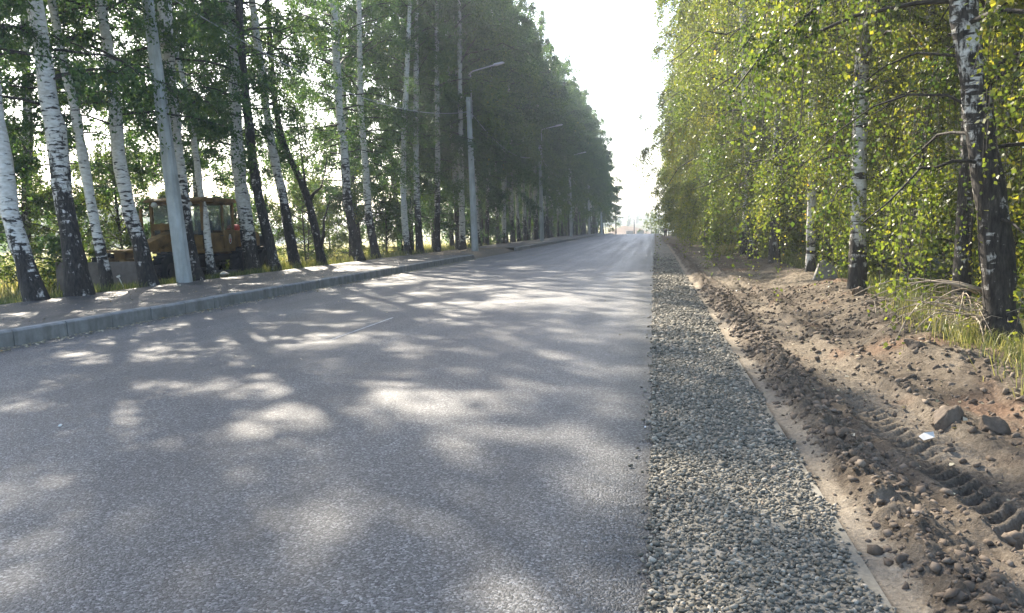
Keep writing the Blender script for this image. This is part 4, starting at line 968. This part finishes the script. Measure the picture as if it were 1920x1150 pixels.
# engine hood and tail
MB().prism([(1.06,1.00),(1.06,1.72),(1.3,1.80),(3.1,1.74),(3.35,1.62),(3.35,1.0)], -0.62, 0.62, 'X').build('engine_hood', YELLOW, gr, False, 0.03)
for k, (y0, y1) in enumerate(((1.15,1.75),(1.83,2.45),(2.53,3.15))):
    MB().box((0.632,(y0+y1)/2,1.36),(0.025,y1-y0,0.60)).build('hood_panel', YELLOW, gr, False, 0.008)
MB().box((0,1.3,0.9),(1.0,4.6,0.22)).build('rear_frame', DARKST, gr, False, 0.02)
MB().tube([(0.2,1.95,1.75),(0.2,1.95,2.15)],0.05,10).build('exhaust', DARKST, gr, True)
MB().tube([(0.35,1.75,1.86),(0.35,2.25,1.88)],0.12,12).build('air_tank', REDP, gr, True)
MB().box((0,3.6,1.25),(1.5,0.5,0.62)).build('tail_box', DARKST, gr, False, 0.02)
MB().box((0.70,3.6,1.60),(0.3,0.4,0.06)).build('tail_cover', WHITE, gr)
MB().box((0.78,3.65,1.32),(0.06,0.12,0.26)).build('tail_light', REDP, gr)
MB().box((0.9,0.0,0.72),(0.28,0.5,0.04)).box((0.9,0.0,0.98),(0.22,0.5,0.04)).build('step', DARKST, gr)
for sx in (-0.6, 0.6): MB().tube([(sx,-1.0,2.62),(sx,-1.1,2.62)],0.08,12).build('headlight', WHITE, gr, True)
# oval white badge with a red centre on the rear cab panel
bd = MB(); n = 28
V = [(0, math.cos(2*math.pi*i/n)*0.085, math.sin(2*math.pi*i/n)*0.16) for i in range(n)]+[(0, math.cos(2*math.pi*i/n)*0.066, math.sin(2*math.pi*i/n)*0.135) for i in range(n)]
bd.add(V, [(i, (i+1) % n, n+(i+1) % n, n+i) for i in range(n)])
bd.add([(0,-0.01,0.12),(0,0.01,0.12),(0,0.055,-0.07),(0,0.035,-0.07),(0,0,0.06),(0,-0.035,-0.07),(0,-0.055,-0.07)], [(0,1,4),(1,2,3,4),(0,4,5,6)])
ba = bd.build('badge', WHITE, gr, False, 0, (cabx+0.004,0.72,1.50))
MB().add([(0.002,-0.02,0.02),(0.002,0.02,0.02),(0.002,0.028,-0.10),(0.002,-0.028,-0.10)], [(0,1,2,3)]).add([(0.002,-0.05,-0.02),(0.002,0.05,-0.02),(0.002,0.05,-0.045),(0.002,-0.05,-0.045)], [(0,1,2,3)]).build('badge_mark', REDP, ba)

# ------------------------------------------------------------------ person far down the right verge
PX, PY = 1.38, 104.0
pz = float(terrain(PX, PY))+0.02
pe = empty('person', (PX, PY, pz), (0,0,R_(150)), 'person in a pale shirt and dark trousers standing on the verge far down the road', 'person')
def skinned(name, verts, edges, radii, mat, parent, root=0):
    me = bpy.data.meshes.new(name); me.from_pydata(verts, edges, []); me.materials.append(mat)
    o = link(name, me, parent); md = o.modifiers.new('skin', 'SKIN'); md.use_smooth_shade = True
    for sv, r in zip(me.skin_vertices[0].data, radii): sv.radius = r if isinstance(r, tuple) else (r, r)
    me.skin_vertices[0].data[root].use_root = True
    s = o.modifiers.new('sub', 'SUBSURF'); s.levels = 1; s.render_levels = 1
    return o
SKIN = plain('skin', (0.42,0.26,0.19), 0.55, 0.35, 0.08, 4); SHIRT = plain('pale_shirt', (0.62,0.64,0.68), 0.85, 0.2, 0.08, 6); TROU = plain('dark_trousers', (0.022,0.026,0.045), 0.85, 0.2, 0.2, 6); HAIR = plain('dark_hair', (0.03,0.022,0.018), 0.7, 0.3, 0.2, 9)
bv = [(0,0,0.88),(0,0,1.08),(0,0,1.27),(0,0.0,1.36),(0,-0.01,1.43),(0,-0.02,1.54),(-0.17,0,1.30),(-0.22,0.02,1.05),(-0.20,-0.05,0.82),(-0.20,-0.07,0.74),(0.17,0,1.30),(0.22,0.02,1.05),(0.20,-0.05,0.82),(0.20,-0.07,0.74),(-0.09,0,0.80),(-0.11,-0.02,0.45),(-0.12,0.02,0.08),(-0.12,-0.13,0.04),(0.09,0,0.80),(0.11,-0.03,0.45),(0.12,0.0,0.08),(0.12,-0.15,0.04)]
be = [(0,1),(1,2),(2,3),(3,4),(4,5),(2,6),(6,7),(7,8),(8,9),(2,10),(10,11),(11,12),(12,13),(0,14),(14,15),(15,16),(16,17),(0,18),(18,19),(19,20),(20,21)]
brd = [(.14,.10),(.13,.095),(.15,.10),(.06,.06),(.06,.065),(.085,.10),.05,.042,.032,.03,.05,.042,.032,.03,.08,.058,.038,.035,.08,.058,.038,.035]
skinned('body', bv, be, brd, SKIN, pe)
sv_ = [bv[i] for i in (0,1,2,6,7,10,11)]
skinned('shirt', sv_, [(0,1),(1,2),(2,3),(3,4),(2,5),(5,6)], [(.165,.125),(.155,.12),(.165,.12),.075,.062,.075,.062], SHIRT, pe)
tv = [bv[i] for i in (0,14,15,16,18,19,20)]
skinned('trousers', tv, [(0,1),(1,2),(2,3),(0,4),(4,5),(5,6)], [(.16,.12),.10,.078,.06,.10,.078,.06], TROU, pe)
hv, hf = ico(3); hv = hv*np.array([0.095,0.112,0.12])+np.array([0,0.005,1.575]); keep = [f for f in hf if hv[f].mean(0)[2] > 1.555 or hv[f].mean(0)[1] > 0.045]
link('hair', mesh_of('hair', hv, [np.array(keep)], HAIR, True), pe)
nz = MB().add([(-0.014,-0.115,1.53),(0.014,-0.115,1.53),(0,-0.145,1.525),(0,-0.11,1.565)], [(0,2,3),(2,1,3),(0,1,2)]); nz.build('nose', SKIN, pe)
for sx in (-1, 1): MB().tube([(sx*0.035,-0.112,1.56),(sx*0.035,-0.12,1.56)],0.010,8).build('eye', BLACK, pe); MB().tube([(sx*0.085,0.0,1.56),(sx*0.105,0.005,1.56)],0.026,8).build('ear', SKIN, pe)

# ------------------------------------------------------------------ things beyond the crest
for (x, y, h, lab) in ((-8.9, 190, 6.4, 'dark slender pole standing where the left row ends'), (-5.5, 225, 6.4, 'dark pole standing alone before the mound')):
    z = float(terrain(x, y)); t = empty('utility_pole', (x, y, z), (0,0,0), lab, 'pole')
    MB().tube([(0,0,-0.3),(0,0,h)], [0.16,0.11], 8).build('shaft', DARKST, t, True); MB().box((0,0,h-0.35),(0.9,0.09,0.09)).build('crossarm', DARKST, t)
def mound_z(X, Y):
    d = ((X+8.5)/9.5)**2+((Y-262)/16)**2
    return terrain(X, Y)-0.3+4.2*np.exp(-d*1.3)*(0.85+0.5*fbm(X*0.25, Y*0.25, 4, 9))
tag(link('earth_mound', grid_mesh('earth_mound', np.linspace(-34, 16, 60), np.linspace(232, 292, 50), mound_z, SOIL, {'sand': lambda X, Y: 0.35+0.5*fbm(X*.3, Y*.3, 3, 2), 'clay': lambda X, Y: 0.35+0*X})), 'brown mound of spoil beyond the end of the road', kind='structure')
for (x, y, lab) in ((-3.9, 226, 'grey concrete block at the road end, right of the lone pole'), (-6.8, 228, 'grey concrete block at the road end, left of the lone pole')):
    z = float(terrain(x, y)); MB_ = MB().prism([(-0.5,0),(0.5,0),(0.42,0.25),(0.28,1.5),(-0.28,1.5),(-0.42,0.25)], -1.0, 1.0, 'X')
    tag(MB_.build('concrete_block', SLAB, None, False, 0.02, (x, y, z)), lab, 'concrete block')

def far_wood(name, pts, label, seed, size=(7, 13), leaf=1.1, per=260):
    rg = np.random.default_rng(seed); Vs = []; ts = []
    for (x, y) in pts:
        H = rg.uniform(*size); Rr = H*rg.uniform(0.22, 0.36); z = float(terrain(x, y))
        n = per; u = rg.random(n); th = rg.random(n)*6.283; hh = H*(0.05+0.95*u); rr = Rr*np.sqrt(np.clip(1-u**1.6, 0.03, 1))*np.sqrt(rg.random(n))
        C = np.stack([x+rr*np.cos(th), y+rr*np.sin(th), z+hh], -1)
        D = rg.normal(size=(n, 3)); D /= np.linalg.norm(D, axis=1)[:, None]; Q = np.cross(D, rg.normal(size=(n, 3))); Q /= np.linalg.norm(Q, axis=1)[:, None]
        s = leaf*rg.uniform(0.5, 1.2, n)[:, None]
        Vs.append(np.stack([C-D*s*.5, C+Q*s*.35, C+D*s*.5, C-Q*s*.35], 1).reshape(-1, 3)); ts.append(np.clip(rg.normal(0.35, 0.15)+rg.normal(0, 0.12, n), 0, 1))
    V = np.concatenate(Vs); return tag(link(name, mesh_of(name, V, [np.arange(len(V)).reshape(-1, 4)], LEAF_L, False, {'tint': ('FACE', np.concatenate(ts))})), label, kind='stuff')
rg = np.random.default_rng(61)
far_wood('far_wood', [(-112+rg.normal(0, 8)-0.2*abs(t-110), t) for t in np.linspace(30, 330, 110)], 'hazy wood across the field on the left', 1, (6, 10), 1.5, 190)
far_wood('hill_wood', [(rg.uniform(-110, 90), rg.uniform(390, 620)) for t in range(190)], 'pale wooded hill in the haze beyond the road', 2, (4, 7.5), 1.3, 110)
far_wood('right_wood', [(170+rg.normal(0, 10), t) for t in np.linspace(20, 320, 70)], 'hazy wood across the field on the right', 3, (8, 13), 1.4, 120)

# ------------------------------------------------------------------ haze: one box of even air round everything
hz, hnt, hns, hln, hp = new_mat('haze_air')
hns.remove(hp)
pv = N(hnt, 'ShaderNodeVolumePrincipled'); pv.inputs['Color'].default_value = (0.86,0.93,1.0,1); pv.inputs['Density'].default_value = 0.0013; pv.inputs['Anisotropy'].default_value = 0.35
hln.new(pv.outputs[0], hns['Material Output'].inputs['Volume'])
MBh = MB().box((0, 560, 11.5), (1320, 1280, 31))
tag(MBh.build('haze', hz), kind='stuff')
